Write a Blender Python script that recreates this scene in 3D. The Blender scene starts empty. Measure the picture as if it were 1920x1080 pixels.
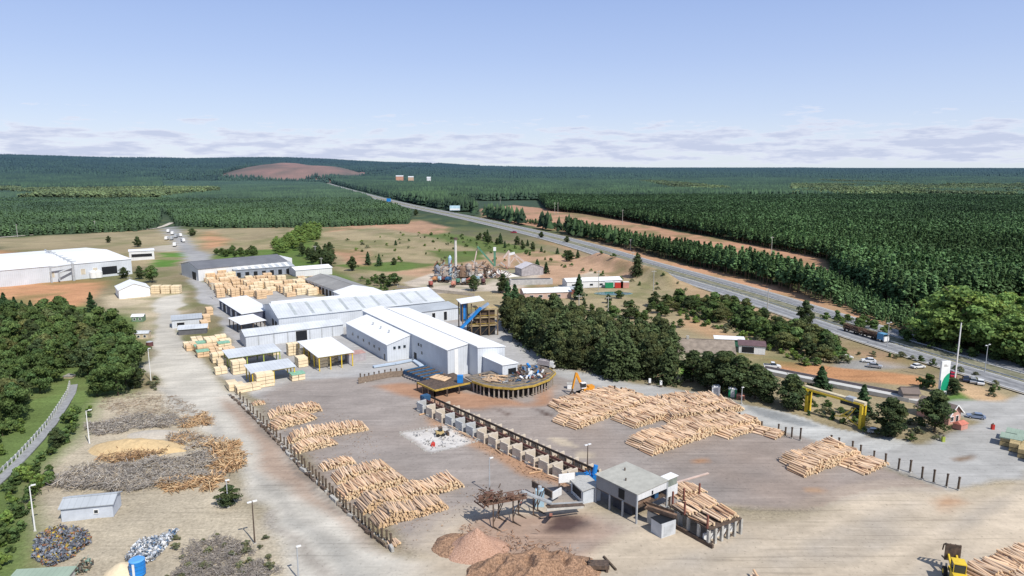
import bpy, math, random
import numpy as np
from mathutils import Vector, noise as mnoise
random.seed(7); RN=np.random.default_rng(11)
S=bpy.context.scene; COL=S.collection
PI=math.pi; rad=math.radians
# ------------------------------------------------------------ survey helpers
FPX=1297.0; CH=70.0; PT=rad(9.88)
def P(px,py,z=0.0):
    "turn a photo pixel into the point of the plane z that it shows"
    u=(px-960)/FPX; v=(540-py)/FPX
    dy=math.cos(PT)+v*math.sin(PT); dz=-math.sin(PT)+v*math.cos(PT)
    t=(z-CH)/dz
    return (u*t,dy*t)
def PV(px,py,z=0.0):
    a=P(px,py,z); return Vector((a[0],a[1],z))
# ------------------------------------------------------------ materials
MATS={}
def newmat(name):
    m=bpy.data.materials.new(name); m.use_nodes=True; nt=m.node_tree
    b=nt.nodes['Principled BSDF']; return m,nt,b
def link(nt,a,b): nt.links.new(a,b)
def M(name,rgb,rough=.85,var=.25,scale=.6,rgb2=None,metal=0.0,attr=False,bump=0.0,stretch=None,rnd=0.0,spec=.3):
    if name in MATS: return MATS[name]
    m,nt,b=newmat(name); N=nt.nodes
    b.inputs['Roughness'].default_value=rough; b.inputs['Metallic'].default_value=metal
    b.inputs['Specular IOR Level'].default_value=spec
    tc=N.new('ShaderNodeTexCoord'); mp=N.new('ShaderNodeMapping'); link(nt,tc.outputs['Object'],mp.inputs[0])
    if stretch: mp.inputs['Scale'].default_value=stretch
    nz=N.new('ShaderNodeTexNoise'); nz.inputs['Scale'].default_value=scale; nz.inputs['Detail'].default_value=6; nz.inputs['Roughness'].default_value=.65
    link(nt,mp.outputs[0],nz.inputs['Vector'])
    mr=N.new('ShaderNodeMapRange'); mr.inputs[1].default_value=.3; mr.inputs[2].default_value=.7
    link(nt,nz.outputs[0],mr.inputs[0])
    mx=N.new('ShaderNodeMix'); mx.data_type='RGBA'; link(nt,mr.outputs[0],mx.inputs[0])
    a=[c*(1-var) for c in rgb]; c2=rgb2 if rgb2 else [min(1,c*(1+var)) for c in rgb]
    mx.inputs[6].default_value=(*a,1); mx.inputs[7].default_value=(*c2,1)
    out=mx.outputs[2]
    if attr:
        at=N.new('ShaderNodeAttribute'); at.attribute_name='Col'
        mu=N.new('ShaderNodeMix'); mu.data_type='RGBA'; mu.blend_type='MULTIPLY'; mu.inputs[0].default_value=1
        link(nt,out,mu.inputs[6]); link(nt,at.outputs['Color'],mu.inputs[7]); out=mu.outputs[2]
    if rnd:
        oi=N.new('ShaderNodeObjectInfo'); m2=N.new('ShaderNodeMapRange'); m2.inputs[3].default_value=1-rnd; m2.inputs[4].default_value=1+rnd
        link(nt,oi.outputs['Random'],m2.inputs[0])
        vm=N.new('ShaderNodeVectorMath'); vm.operation='SCALE'; link(nt,out,vm.inputs[0]); link(nt,m2.outputs[0],vm.inputs['Scale']); out=vm.outputs[0]
    link(nt,out,b.inputs['Base Color'])
    if bump:
        bp=N.new('ShaderNodeBump'); bp.inputs['Strength'].default_value=bump; bp.inputs['Distance'].default_value=.3
        link(nt,nz.outputs[0],bp.inputs['Height']); link(nt,bp.outputs[0],b.inputs['Normal'])
    MATS[name]=m; return m
def sheetmat(name,rgb,stripe=None,period=1.0,dark=.8,axis=0,metal=0.0,rough=.5,dirt=.12,objscale=.12):
    "profiled sheet: seams across one axis plus weather stains"
    if name in MATS: return MATS[name]
    m,nt,b=newmat(name); N=nt.nodes
    b.inputs['Roughness'].default_value=rough; b.inputs['Metallic'].default_value=metal; b.inputs['Specular IOR Level'].default_value=.25
    tc=N.new('ShaderNodeTexCoord'); sp=N.new('ShaderNodeSeparateXYZ'); link(nt,tc.outputs['Object'],sp.inputs[0])
    md=N.new('ShaderNodeMath'); md.operation='FRACT'; dv=N.new('ShaderNodeMath'); dv.operation='DIVIDE'; dv.inputs[1].default_value=period
    link(nt,sp.outputs[axis],dv.inputs[0]); link(nt,dv.outputs[0],md.inputs[0])
    lt=N.new('ShaderNodeMath'); lt.operation='LESS_THAN'; lt.inputs[1].default_value=.16; link(nt,md.outputs[0],lt.inputs[0])
    nz=N.new('ShaderNodeTexNoise'); nz.inputs['Scale'].default_value=objscale; nz.inputs['Detail'].default_value=8; nz.inputs['Roughness'].default_value=.7
    link(nt,tc.outputs['Object'],nz.inputs['Vector'])
    mr=N.new('ShaderNodeMapRange'); mr.inputs[1].default_value=.25; mr.inputs[2].default_value=.75; mr.inputs[3].default_value=1-dirt; mr.inputs[4].default_value=1+dirt*.5
    link(nt,nz.outputs[0],mr.inputs[0])
    f=N.new('ShaderNodeMath'); f.operation='MULTIPLY_ADD'; f.inputs[1].default_value=-(1-dark); link(nt,lt.outputs[0],f.inputs[0]); link(nt,mr.outputs[0],f.inputs[2])
    vm=N.new('ShaderNodeVectorMath'); vm.operation='SCALE'; vm.inputs[0].default_value=rgb; link(nt,f.outputs[0],vm.inputs['Scale'])
    link(nt,vm.outputs[0],b.inputs['Base Color']); MATS[name]=m; return m
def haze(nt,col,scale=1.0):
    "paints aerial haze into the base colour: blue mixed in by distance"
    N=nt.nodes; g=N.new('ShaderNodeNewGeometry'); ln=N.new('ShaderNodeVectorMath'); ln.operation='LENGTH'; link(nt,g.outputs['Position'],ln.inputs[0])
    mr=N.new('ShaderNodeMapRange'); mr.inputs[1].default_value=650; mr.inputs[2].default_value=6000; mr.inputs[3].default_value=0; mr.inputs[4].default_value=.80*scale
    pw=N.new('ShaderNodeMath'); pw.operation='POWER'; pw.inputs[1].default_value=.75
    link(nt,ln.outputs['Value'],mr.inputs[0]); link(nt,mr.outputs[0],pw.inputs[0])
    mx=N.new('ShaderNodeMix'); mx.data_type='RGBA'; link(nt,pw.outputs[0],mx.inputs[0]); link(nt,col,mx.inputs[6]); mx.inputs[7].default_value=(.044,.090,.140,1)  # haze blue painted over the far surfaces' own colour
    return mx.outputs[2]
def leafmat(name,rgb,rnd=.25,hz=False,trans=.28):
    if name in MATS: return MATS[name]
    m,nt,b=newmat(name); N=nt.nodes; b.inputs['Roughness'].default_value=.75; b.inputs['Specular IOR Level'].default_value=.15
    at=N.new('ShaderNodeAttribute'); at.attribute_name='Col'
    oi=N.new('ShaderNodeObjectInfo'); m2=N.new('ShaderNodeMapRange'); m2.inputs[3].default_value=1-rnd; m2.inputs[4].default_value=1+rnd
    link(nt,oi.outputs['Random'],m2.inputs[0])
    vm=N.new('ShaderNodeVectorMath'); vm.operation='MULTIPLY'; vm.inputs[0].default_value=rgb; link(nt,at.outputs['Color'],vm.inputs[1])
    v2=N.new('ShaderNodeVectorMath'); v2.operation='SCALE'; link(nt,vm.outputs[0],v2.inputs[0]); link(nt,m2.outputs[0],v2.inputs['Scale'])
    out=v2.outputs[0]
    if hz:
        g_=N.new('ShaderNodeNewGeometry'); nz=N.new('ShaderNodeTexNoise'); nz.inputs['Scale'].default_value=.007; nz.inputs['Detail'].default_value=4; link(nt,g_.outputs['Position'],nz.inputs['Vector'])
        r_=N.new('ShaderNodeMapRange'); r_.inputs[1].default_value=.35; r_.inputs[2].default_value=.65; r_.inputs[3].default_value=.72; r_.inputs[4].default_value=1.4; link(nt,nz.outputs[0],r_.inputs[0])  # light and shadow swaths over the forest painted into leaf colour by noise
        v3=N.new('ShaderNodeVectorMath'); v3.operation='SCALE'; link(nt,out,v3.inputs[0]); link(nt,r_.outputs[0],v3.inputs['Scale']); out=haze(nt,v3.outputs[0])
    link(nt,out,b.inputs['Base Color'])
    if trans:
        tr=N.new('ShaderNodeBsdfTranslucent'); link(nt,out,tr.inputs[0]); ms=N.new('ShaderNodeMixShader'); ms.inputs[0].default_value=trans
        link(nt,b.outputs[0],ms.inputs[1]); link(nt,tr.outputs[0],ms.inputs[2]); link(nt,ms.outputs[0],N['Material Output'].inputs[0])
    MATS[name]=m; return m
white_roof=sheetmat('white_roof_sheet',(.78,.79,.80),period=2.0,dark=.93,axis=1,dirt=.10)
white_roof2=sheetmat('white_roof_sheet_x',(.76,.77,.79),period=1.6,dark=.93,axis=0,dirt=.10)
grey_roof=sheetmat('grey_roof_sheet',(.42,.45,.48),period=1.2,dark=.9,axis=0,dirt=.22)
light_roof=sheetmat('light_grey_roof_sheet',(.58,.61,.64),period=1.2,dark=.88,axis=0,dirt=.28)
dark_roof=sheetmat('dark_roof_sheet',(.17,.175,.19),period=1.5,dark=.85,axis=0,dirt=.3)
fibre_roof=sheetmat('fibre_cement_roof',(.30,.29,.27),period=.9,dark=.85,axis=0,dirt=.35)
blue_wall=sheetmat('pale_blue_wall_sheet',(.58,.615,.66),period=1.0,dark=.87,axis=0,dirt=.2)
blue_wall_y=sheetmat('pale_blue_wall_sheet_y',(.50,.55,.62),period=1.0,dark=.88,axis=1,dirt=.15)
grey_wall=sheetmat('grey_wall_sheet',(.27,.275,.285),period=.9,dark=.82,axis=0,dirt=.25)
white_wall=sheetmat('white_wall',(.66,.67,.68),period=1.4,dark=.92,axis=0,dirt=.15)
brown_roof=sheetmat('brown_roof_tile',(.20,.16,.14),period=.5,dark=.8,axis=1,dirt=.3)
green_roof=sheetmat('pale_green_roof_sheet',(.30,.38,.30),period=.9,dark=.9,axis=0,dirt=.2)
dark=M('dark_opening',(.012,.014,.018),.6,.3)
steel=M('rusty_dark_steel',(.07,.06,.055),.7,.5,1.5,rgb2=(.16,.11,.08))
galv=M('galvanised_steel',(.38,.40,.42),.45,.2,.8)
ochre=M('ochre_beam',(.42,.29,.06),.7,.3,.8)
yellow=M('yellow_paint',(.66,.47,.04),.5,.2,.5)
palegreen=M('lime_paint',(.35,.42,.08),.5,.2)
blue=M('blue_paint',(.02,.20,.55),.45,.25)
dblue=M('dark_blue_paint',(.03,.09,.18),.5,.3,1.2)
green=M('green_paint',(.02,.22,.10),.5,.2)
red=M('red_paint',(.45,.04,.03),.5,.2)
orange=M('orange_paint',(.62,.27,.03),.45,.15)
white=M('white_paint',(.75,.75,.74),.5,.06,1)
conc=M('weathered_concrete',(.40,.39,.36),.9,.25,.9)
wood=M('dark_timber',(.10,.075,.055),.9,.4,2)
rubber=M('black_rubber',(.02,.02,.02),.8,.3)
glass=M('dark_window_glass',(.02,.03,.04),.12,.3,spec=.6)
barkm=M('bark',(.10,.075,.055),.95,.4,3)
debris_m=M('mixed_scrap',(1,1,1),.7,.1,attr=True)
brush_m=M('dead_branches',(1,1,1),.95,.1,attr=True)
logm=M('peeled_log',(1,1,1),.8,.12,2.5,attr=True)
log1=M('peeled_log_single',(.56,.36,.21),.8,.35,1.2,rnd=.18)
lumber_m=sheetmat('sawn_board_stack',(.84,.69,.47),period=.22,dark=.82,axis=2,dirt=.25,objscale=.8,rough=.8)
lumber_d=sheetmat('orange_board_stack',(.74,.53,.33),period=.22,dark=.8,axis=2,dirt=.3,objscale=.8,rough=.8)
tarp_g=M('green_tarp',(.22,.42,.30),.6,.35,1.2)
# ------------------------------------------------------------ mesh helpers
def setcol(me,cols,domain='POINT'):
    a=me.color_attributes.new('Col','FLOAT_COLOR',domain); c=np.ones((len(cols),4),np.float32); c[:,:3]=cols
    a.data.foreach_set('color',c.ravel())
def npmesh(name,V,Fq,cols=None,mats=(),smooth=False,mi=None):
    V=np.asarray(V,np.float32); Fq=np.asarray(Fq,np.int32); k=Fq.shape[1]
    me=bpy.data.meshes.new(name); me.vertices.add(len(V)); me.vertices.foreach_set('co',V.ravel())
    me.loops.add(Fq.size); me.loops.foreach_set('vertex_index',Fq.ravel())
    me.polygons.add(len(Fq)); me.polygons.foreach_set('loop_start',np.arange(0,Fq.size,k,dtype=np.int32))
    try: me.polygons.foreach_set('loop_total',np.full(len(Fq),k,np.int32))
    except Exception: pass
    if mi is not None: me.polygons.foreach_set('material_index',np.asarray(mi,np.int32))
    if smooth: me.polygons.foreach_set('use_smooth',np.ones(len(Fq),bool))
    for m in mats: me.materials.append(m)
    me.update(calc_edges=True)
    if cols is not None: setcol(me,cols)
    return me
def tag(o,label=None,cat=None,group=None,kind=None):
    if label: o['label']=label
    if cat: o['category']=cat
    if group: o['group']=group
    if kind: o['kind']=kind
    return o
def obj(name,me,parent=None,loc=None,rz=0):
    o=bpy.data.objects.new(name,me); COL.objects.link(o)
    if parent: o.parent=parent
    if loc is not None: o.location=loc
    if rz: o.rotation_euler=(0,0,rz)
    return o
def thing(name,label,cat,loc,rz=0,group=None):
    o=bpy.data.objects.new(name,None); o.empty_display_size=.5; COL.objects.link(o); o.location=loc; o.rotation_euler=(0,0,rz)
    return tag(o,label,cat,group)
class MB:
    def __init__(s): s.v=[]; s.f=[]; s.mi=[]; s.m=[]
    def mat(s,m):
        if m not in s.m: s.m.append(m)
        return s.m.index(m)
    def add(s,vs,fs,m=None):
        b=len(s.v); s.v+= [tuple(v) for v in vs]; s.f+=[tuple(i+b for i in f) for f in fs]; s.mi+=[s.mat(m) if m else 0]*len(fs); return s
    def box(s,x0,y0,z0,x1,y1,z1,m=None):
        v=[(x0,y0,z0),(x1,y0,z0),(x1,y1,z0),(x0,y1,z0),(x0,y0,z1),(x1,y0,z1),(x1,y1,z1),(x0,y1,z1)]
        return s.add(v,[(3,2,1,0),(4,5,6,7),(0,1,5,4),(1,2,6,5),(2,3,7,6),(3,0,4,7)],m)
    def bar(s,a,b,w,h=None,m=None):
        "beam of rectangular section from a to b"
        a=Vector(a); b=Vector(b); h=h or w; d=(b-a).normalized(); up=Vector((0,0,1)) if abs(d.z)<.95 else Vector((0,1,0))
        sx=d.cross(up).normalized()*w/2; sy=sx.cross(d).normalized()*h/2
        v=[a-sx-sy,a+sx-sy,a+sx+sy,a-sx+sy,b-sx-sy,b+sx-sy,b+sx+sy,b-sx+sy]
        return s.add(v,[(3,2,1,0),(4,5,6,7),(0,1,5,4),(1,2,6,5),(2,3,7,6),(3,0,4,7)],m)
    def tube(s,a,b,r0,r1=None,n=8,m=None):
        a=Vector(a); b=Vector(b); r1=r0 if r1 is None else r1; d=(b-a).normalized(); up=Vector((0,0,1)) if abs(d.z)<.95 else Vector((0,1,0))
        x=d.cross(up).normalized(); y=x.cross(d)
        v=[a+(x*math.cos(t)+y*math.sin(t))*r0 for t in [2*PI*i/n for i in range(n)]]+[b+(x*math.cos(t)+y*math.sin(t))*r1 for t in [2*PI*i/n for i in range(n)]]
        return s.add(v,[tuple(range(n-1,-1,-1)),tuple(range(n,2*n))]+[(i,(i+1)%n,n+(i+1)%n,n+i) for i in range(n)],m)
    def prism(s,pts,z0,z1,m=None):
        n=len(pts); v=[(p[0],p[1],z0) for p in pts]+[(p[0],p[1],z1) for p in pts]
        return s.add(v,[tuple(range(n-1,-1,-1)),tuple(range(n,2*n))]+[(i,(i+1)%n,n+(i+1)%n,n+i) for i in range(n)],m)
    def mesh(s,name,default=None):
        me=bpy.data.meshes.new(name); me.from_pydata(s.v,[],s.f)
        for m in (s.m or [default]):
            if m: me.materials.append(m)
        if len(s.m)>1: me.polygons.foreach_set('material_index',np.array(s.mi,np.int32))
        me.update(); return me
    def build(s,name,m=None,parent=None,loc=None,rz=0):
        return obj(name,s.mesh(name,m),parent,loc,rz)
def vnoise(x,y,sc,seed=0):
    "value noise on numpy arrays, -1..1"
    x=np.asarray(x)/sc+seed*17.3; y=np.asarray(y)/sc+seed*9.1
    xi=np.floor(x).astype(np.int64); yi=np.floor(y).astype(np.int64); fx=x-xi; fy=y-yi
    fx=fx*fx*(3-2*fx); fy=fy*fy*(3-2*fy)
    def h(i,j):
        n=(i*374761393+j*668265263+seed*982451653)&0x7fffffff; n=((n^(n>>13))*1274126177)&0x7fffffff
        return ((n^(n>>16))&0xffff)/32767.5-1
    return (h(xi,yi)*(1-fx)+h(xi+1,yi)*fx)*(1-fy)+(h(xi,yi+1)*(1-fx)+h(xi+1,yi+1)*fx)*fy
def inside(x,y,poly):
    c=np.zeros(x.shape,bool); n=len(poly)
    for i in range(n):
        x0,y0=poly[i]; x1,y1=poly[i-1]
        if y0==y1: continue
        t=((y0>y)!=(y1>y))&(x<(x1-x0)*(y-y0)/(y1-y0)+x0); c^=t
    return c
def PP(l): return [P(*a) for a in l]
# ------------------------------------------------------------ highway line (photo survey -> world)
HW=PP([(598,340),(630,350),(690,367),(760,385),(860,405),(940,423),(1000,437),(1060,452),(1120,469),(1180,489),(1280,517),(1400,551),(1480,577),(1560,603),(1640,629),(1720,653),(1800,677),(1920,711),(2060,752),(2250,810)])
def smooth_line(pts,it=3):
    for _ in range(it):
        q=[pts[0]]
        for a,b in zip(pts,pts[1:]): q+=[(a[0]*.75+b[0]*.25,a[1]*.75+b[1]*.25),(a[0]*.25+b[0]*.75,a[1]*.25+b[1]*.75)]
        pts=q+[pts[-1]]
    return pts
HW[0]=(HW[0][0],HW[0][1]); HW=smooth_line(HW)
HWN=np.array(HW)
def line_dist(x,y,L):
    d=np.full(x.shape,1e9)
    for a,b in zip(L,L[1:]):
        ax,ay=a; bx,by=b; dx=bx-ax; dy=by-ay; l=dx*dx+dy*dy+1e-9
        t=np.clip(((x-ax)*dx+(y-ay)*dy)/l,0,1); d=np.minimum(d,np.hypot(x-ax-t*dx,y-ay-t*dy))
    return d
HWS=HW[::4]+[HW[-1]]
HWI=HWN[np.argsort(HWN[:,1])]
def height(x,y,hd=None):
    x=np.asarray(x,float); y=np.asarray(y,float); R=np.hypot(x,y); px=960+1315*x/np.maximum(y,1)
    e=np.interp(px,[-600,0,120,300,500,620,700,800,900,1000,1200,1920,2500],[15,18,20,16,17,14,11,6,2,0,-1,-3,-3])
    top=CH+e/1297*6500-13
    z=top*np.clip((R-3000)/3300,0,1)**1.2
    z*=1+.15*vnoise(x,y,900,3)*np.clip((R-2600)/2000,0,1)
    z+=np.where(e>2,1,.15)*(8*vnoise(x,y,600,4)+5*vnoise(x,y,230,14))*np.clip((R-2000)/2500,0,1)
    far=np.clip((R-7500)/6000,0,1); z=z*(1-far)+far*np.minimum(z,52)
    a=rad(math.degrees(math.atan((565-960)/1315))); cx,cy=3820*math.sin(a),3820*math.cos(a)
    g=np.exp(-((((x-cx)/310)**2+((y-cy)/420)**2)**1.5)); z+=g*np.maximum(0,(72+14*vnoise(x,y,170,77)+8*vnoise(x,y,70,78)-(x-cx)*.03)-z*.7)
    z+=1.2*vnoise(x,y,120,5)*np.clip((R-900)/900,0,1)
    if hd is None: hd=line_dist(x,y,HWS)
    k=np.clip((hd-25)/160,0,1); k=np.where(R<3300,k,1); z=z*k
    left=x<np.interp(y,HWI[:,1],HWI[:,0]); z+=np.where(left,7.5*np.exp(-((hd-26)/7.5)**2)*np.clip((y-398)/25,0,1)*np.clip((540-y)/25,0,1),0)
    return z
# ------------------------------------------------------------ ground: one grid, colour zones, split into named surfaces
def axis_lines(pos,neg_lo,step,lo,hi,growth,limit):
    a=list(np.arange(lo,hi+.1,step)); s=step
    while a[-1]<limit: s*=growth; a.append(a[-1]+s)
    s=step; b=[]
    v=lo
    while v>neg_lo: s*=growth; v-=s; b.append(v)
    return np.array(b[::-1]+a)
gx=axis_lines(0,-42000,1.25,-170,200,1.045,42000)
gy=axis_lines(0,40,1.15,95,330,1.018,45000)
GX,GY=np.meshgrid(gx,gy); HD=line_dist(GX,GY,HWS); GZ=height(GX,GY,HD)
PALE=(.49,.462,.405)
ZONES=[ # name, colour, edge softness m, pixel polygon
 ('lot',(.42,.365,.275),5,[(180,745),(290,725),(330,700),(400,780),(500,960),(620,1120),(100,1120),(70,990),(110,870),(120,820)]),
 ('tan',(.44,.37,.26),4,[(185,560),(245,545),(345,540),(350,600),(330,620),(270,640),(240,600),(200,590)]),
 ('dry',(.31,.255,.155),8,[(-60,448),(120,440),(300,428),(380,430),(600,424),(770,420),(1000,470),(1190,500),(1420,560),(1560,650),(1700,690),(1900,740),(1740,780),(1640,810),(1500,780),(1340,730),(1190,700),(1040,680),(940,620),(880,580),(820,560),(640,500),(560,470),(400,475),(280,500),(0,470)]),
 ('green',(.12,.17,.055),6,[(-60,700),(0,560),(130,560),(230,590),(290,700),(230,745),(175,745),(110,820),(70,900),(80,1000),(50,1120),(-300,1120)]),
 ('green',(.10,.15,.04),4,[(620,498),(760,490),(850,500),(800,470),(900,470),(920,500),(720,510)]),
 ('green',(.12,.16,.05),8,[(780,425),(960,460),(1140,490),(1100,500),(900,470),(800,440)]),
 ('green',(.10,.16,.04),5,[(400,470),(520,468),(560,430),(600,425),(590,470),(640,520),(760,560),(720,570),(560,500),(400,485)]),
 ('orange',(.47,.25,.135),6,[(-60,528),(190,524),(200,540),(150,575),(60,570),(-60,555)]),
 ('orange',(.45,.24,.13),9,[(-60,472),(30,470),(20,495),(-60,500)]),
 ('orange',(.47,.26,.15),7,[(380,440),(400,432),(430,450),(400,470),(385,460)]),
 ('orange',(.40,.25,.16),9,[(600,425),(780,412),(860,428),(800,440),(700,425),(610,435)]),
 ('orange',(.42,.25,.16),8,[(605,465),(680,468),(700,500),(640,490)]),
 ('orange',(.40,.26,.17),8,[(700,510),(880,492),(1010,468),(1100,485),(1230,500),(1180,520),(1080,520),(1030,560),(960,560),(900,520),(800,520)]),
 ('paleplant',(.45,.39,.32),3,[(750,530),(830,510),(1010,505),(1020,530),(960,545),(880,545),(800,552)]),
 ('orange',(.44,.26,.16),5,[(1190,485),(1260,490),(1400,520),(1500,550),(1540,575),(1500,585),(1400,545),(1280,515),(1180,500)]),
 ('orange',(.44,.27,.17),4,[(1230,500),(1380,540),(1420,552),(1360,550),(1260,525)]),
 ('orange',(.46,.24,.12),3,[(1430,672),(1560,685),(1720,702),(1750,722),(1600,716),(1460,700)]),
 ('orange',(.46,.32,.19),3,[(1770,705),(1840,725),(1890,745),(1850,755),(1780,740)]),
 ('greyp',(.30,.29,.27),3,[(1580,672),(1700,680),(1720,690),(1640,693),(1570,685)]),
 ('orange',(.40,.26,.15),6,[(1290,590),(1400,650),(1430,680),(1380,660),(1270,610)]),
 ('orange',(.42,.24,.15),5,[(900,392),(960,384),(1060,396),(1180,415),(1290,438),(1420,462),(1550,486),(1560,515),(1400,502),(1200,462),(1000,425),(900,408)]),
 ('orange',(.38,.22,.14),9,[(845,372),(890,370),(890,382),(850,384)]),
 ('redhill',(.50,.25,.18),40,[(455,331),(670,329),(670,300),(455,300)]),
 ('lawn',(.10,.20,.04),2,[(285,488),(340,487),(325,500),(290,502)]),
 ('lawn',(.10,.20,.04),2,[(300,474),(360,474),(350,482),(305,483)]),
 ('lawn',(.13,.26,.05),2,[(1270,680),(1320,682),(1330,700),(1270,705)]),
 ('lawn',(.11,.19,.05),2,[(1720,745),(1800,735),(1830,750),(1790,758),(1730,758)]),
 ('gravel_road',PALE,2.5,[(282,600),(285,660),(262,690),(290,715),(330,765),(400,815),(432,870),(455,930),(490,950),(540,1020),(575,1120),(900,1120),(800,1062),(740,1032),(690,990),(620,918),(560,850),(500,790),(440,735),(395,690),(345,640),(325,605),(345,572),(340,550),(290,560)]),
 ('gravel_road',(.42,.36,.28),3,[(1040,560),(1020,545),(1090,518),(1110,508),(1130,515),(1090,545)]),
 ('gravel_road',(.42,.38,.31),3,[(280,462),(330,458),(365,470),(300,472),(270,470)]),
 ('access_road',(.30,.30,.30),1.5,[(305,428),(330,425),(372,470),(400,478),(350,520),(345,480)]),
 ('log_yard',(.36,.355,.35),2,[(345,505),(372,520),(420,555),(520,540),(620,560),(860,590),(940,600),(1000,660),(1045,690),(1000,760),(600,760),(470,745),(400,690),(440,640),(412,600),(375,560)]),
 ('log_yard',(.275,.243,.222),3.5,[(470,742),(560,712),(640,710),(690,705),(800,690),(1050,690),(1180,738),(1300,768),(1480,820),(1560,835),(1680,882),(1800,925),(1620,945),(1480,955),(1330,945),(1200,960),(1010,945),(880,965),(850,985),(830,1040),(745,1028),(690,975),(600,885),(520,805)]),
 ('sand_yard',(.49,.415,.32),9,[(745,1028),(830,1030),(860,975),(960,960),(1040,950),(1200,965),(1340,968),(1480,975),(1650,950),(1800,925),(1960,860),(2500,900),(2500,1180),(800,1180),(800,1060)]),
 ('access_road',(.36,.355,.34),2,[(940,625),(1000,655),(1040,690),(1180,718),(1330,738),(1450,768),(1540,798),(1650,822),(1720,832),(1780,812),(1840,790),(1750,765),(1730,752),(1880,752),(1910,735),(1990,728),(2200,800),(2400,880),(1940,880),(1800,925),(1680,878),(1485,815),(1300,762),(1150,732),(1030,700),(980,665)]),
 ('concrete',(.44,.44,.42),.7,[(1365,752),(1480,775),(1560,800),(1630,815),(1560,832),(1490,815),(1380,778)]),
 ('concrete',(.27,.28,.28),.7,[(1395,760),(1470,776),(1540,800),(1500,800),(1410,775)]),
 ('concrete',(.46,.46,.44),.7,[(1600,835),(1660,818),(1705,828),(1650,848)]),
 ('rust',(.34,.20,.13),3,[(690,722),(760,715),(850,728),(1000,760),(1050,720),(1040,760),(900,770),(760,745)]),
 ('rust',(.36,.22,.14),2,[(790,780),(870,800),(1110,910),(1130,935),(1000,895),(860,825)]),
 ('soil',(.36,.275,.215),3,[(400,738),(440,752),(520,830),(600,912),(700,1005),(740,1036),(690,1015),(600,945),(560,915),(500,880),(470,830)]),
 ('soil',(.19,.165,.145),1.2,[(430,738),(470,775),(520,828),(560,870),(600,910),(650,960),(700,1005),(738,1034),(690,1004),(640,960),(590,912),(550,873),(510,830),(462,780)]),
 ('track',(.36,.345,.31),1.5,[(545,960),(620,1010),(760,1120),(700,1120),(590,1020),(535,975)]),
 ('track',(.34,.31,.27),1.2,[(505,950),(560,1010),(640,1080),(600,1080),(540,1020),(495,960)]),
 ('track',(.38,.36,.32),1.5,[(300,720),(400,790),(470,880),(560,960),(700,1060),(680,1060),(540,965),(455,885),(385,795),(295,728)]),
 ('pale',(.55,.54,.52),.9,[(752,812),(838,797),(893,828),(806,850)]),
 ('pale',(.45,.39,.30),1,[(1030,820),(1060,824),(1090,840),(1050,836)]),
 ('pale',(.45,.39,.30),1,[(1085,846),(1110,850),(1115,858),(1080,856)]),
 ('brick',(.36,.26,.20),3,[(860,985),(900,960),(1000,960),(1120,955),(1200,980),(1100,1040),(900,1060)]),
 ('brown',(.09,.06,.055),2,[(1040,965),(1080,970),(1110,985),(1060,1000),(1010,1000)]),
 ('brown',(.10,.07,.06),1.2,[(990,760),(1020,772),(1044,782),(1020,780)]),
 ('brown',(.10,.07,.06),1.2,[(925,765),(950,775),(945,780)]),
 ('brown',(.42,.24,.14),1.5,[(1290,860),(1320,858),(1325,866),(1295,868)]),
 ('brown',(.42,.26,.15),1.5,[(1510,915),(1545,913),(1550,922),(1520,924)]),
 ('brown',(.42,.27,.17),3,[(1760,945),(1810,940),(1820,955),(1770,965)]),
 ('brown',(.20,.15,.11),1.5,[(1780,860),(1830,850),(1825,862),(1795,868)]),
]
C=np.zeros(GX.shape+(3,))
R_=np.hypot(GX,GY)
n1=vnoise(GX,GY,60,1); n2=vnoise(GX,GY,14,2); n3=vnoise(GX,GY,4,3)
base_near=np.array((.23,.195,.12)); forest_floor=np.array((.05,.075,.035))
C[:]=base_near
fz=np.clip((GY-330)/60,0,1)*(np.clip((GX-90)/40,0,1)+np.clip((-GX-330)/40,0,1)).clip(0,1)
fz=np.maximum(fz,np.clip((R_-640)/200,0,1))[...,None]
C=C*(1-fz)+forest_floor*fz
CLS=np.zeros(GX.shape,int); names=['ground','gravel_road','access_road','log_yard','sand_yard']
near=R_<9000
for zn,(nm,col,soft,poly) in enumerate(ZONES):
    wp=PP(poly) if nm!='redhill' else None
    if nm=='redhill':
        a=math.atan((565-960)/1315); cx,cy=3820*math.sin(a),3820*math.cos(a)
        w=np.clip(1.6-(((GX-cx+60*vnoise(GX,GY,150,8))/350)**2+((GY-cy)/560)**2)**.5*1.3,0,1)
        w=np.clip(w*1.8,0,1)*np.clip(.62+.30*vnoise(GX,GY,110,9)+.25*vnoise(GX,GY,35,10),0,1)
    else:
        a=np.array(wp); s=soft*6
        m=(GX>a[:,0].min()-s)&(GX<a[:,0].max()+s)&(GY>a[:,1].min()-s)&(GY<a[:,1].max()+s)
        xs,ys=GX[m],GY[m]; acc=np.zeros(xs.shape); K=10
        wx=soft*1.0*vnoise(xs,ys,soft*4+2,20+zn); wy=soft*1.0*vnoise(xs,ys,soft*4+2,60+zn)
        for k in range(K):
            r=soft*.7*math.sqrt((k+.5)/K); t=k*2.4
            acc+=inside(xs+wx+r*math.cos(t),ys+wy+r*math.sin(t),wp)
        w=np.zeros(GX.shape); w[m]=acc/K
    if nm in names: CLS[w>.5]=names.index(nm)
    elif nm=='lot': CLS[w>.5]=0
    c=np.array(col)
    C=C*(1-w[...,None])+c*w[...,None]
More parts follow.
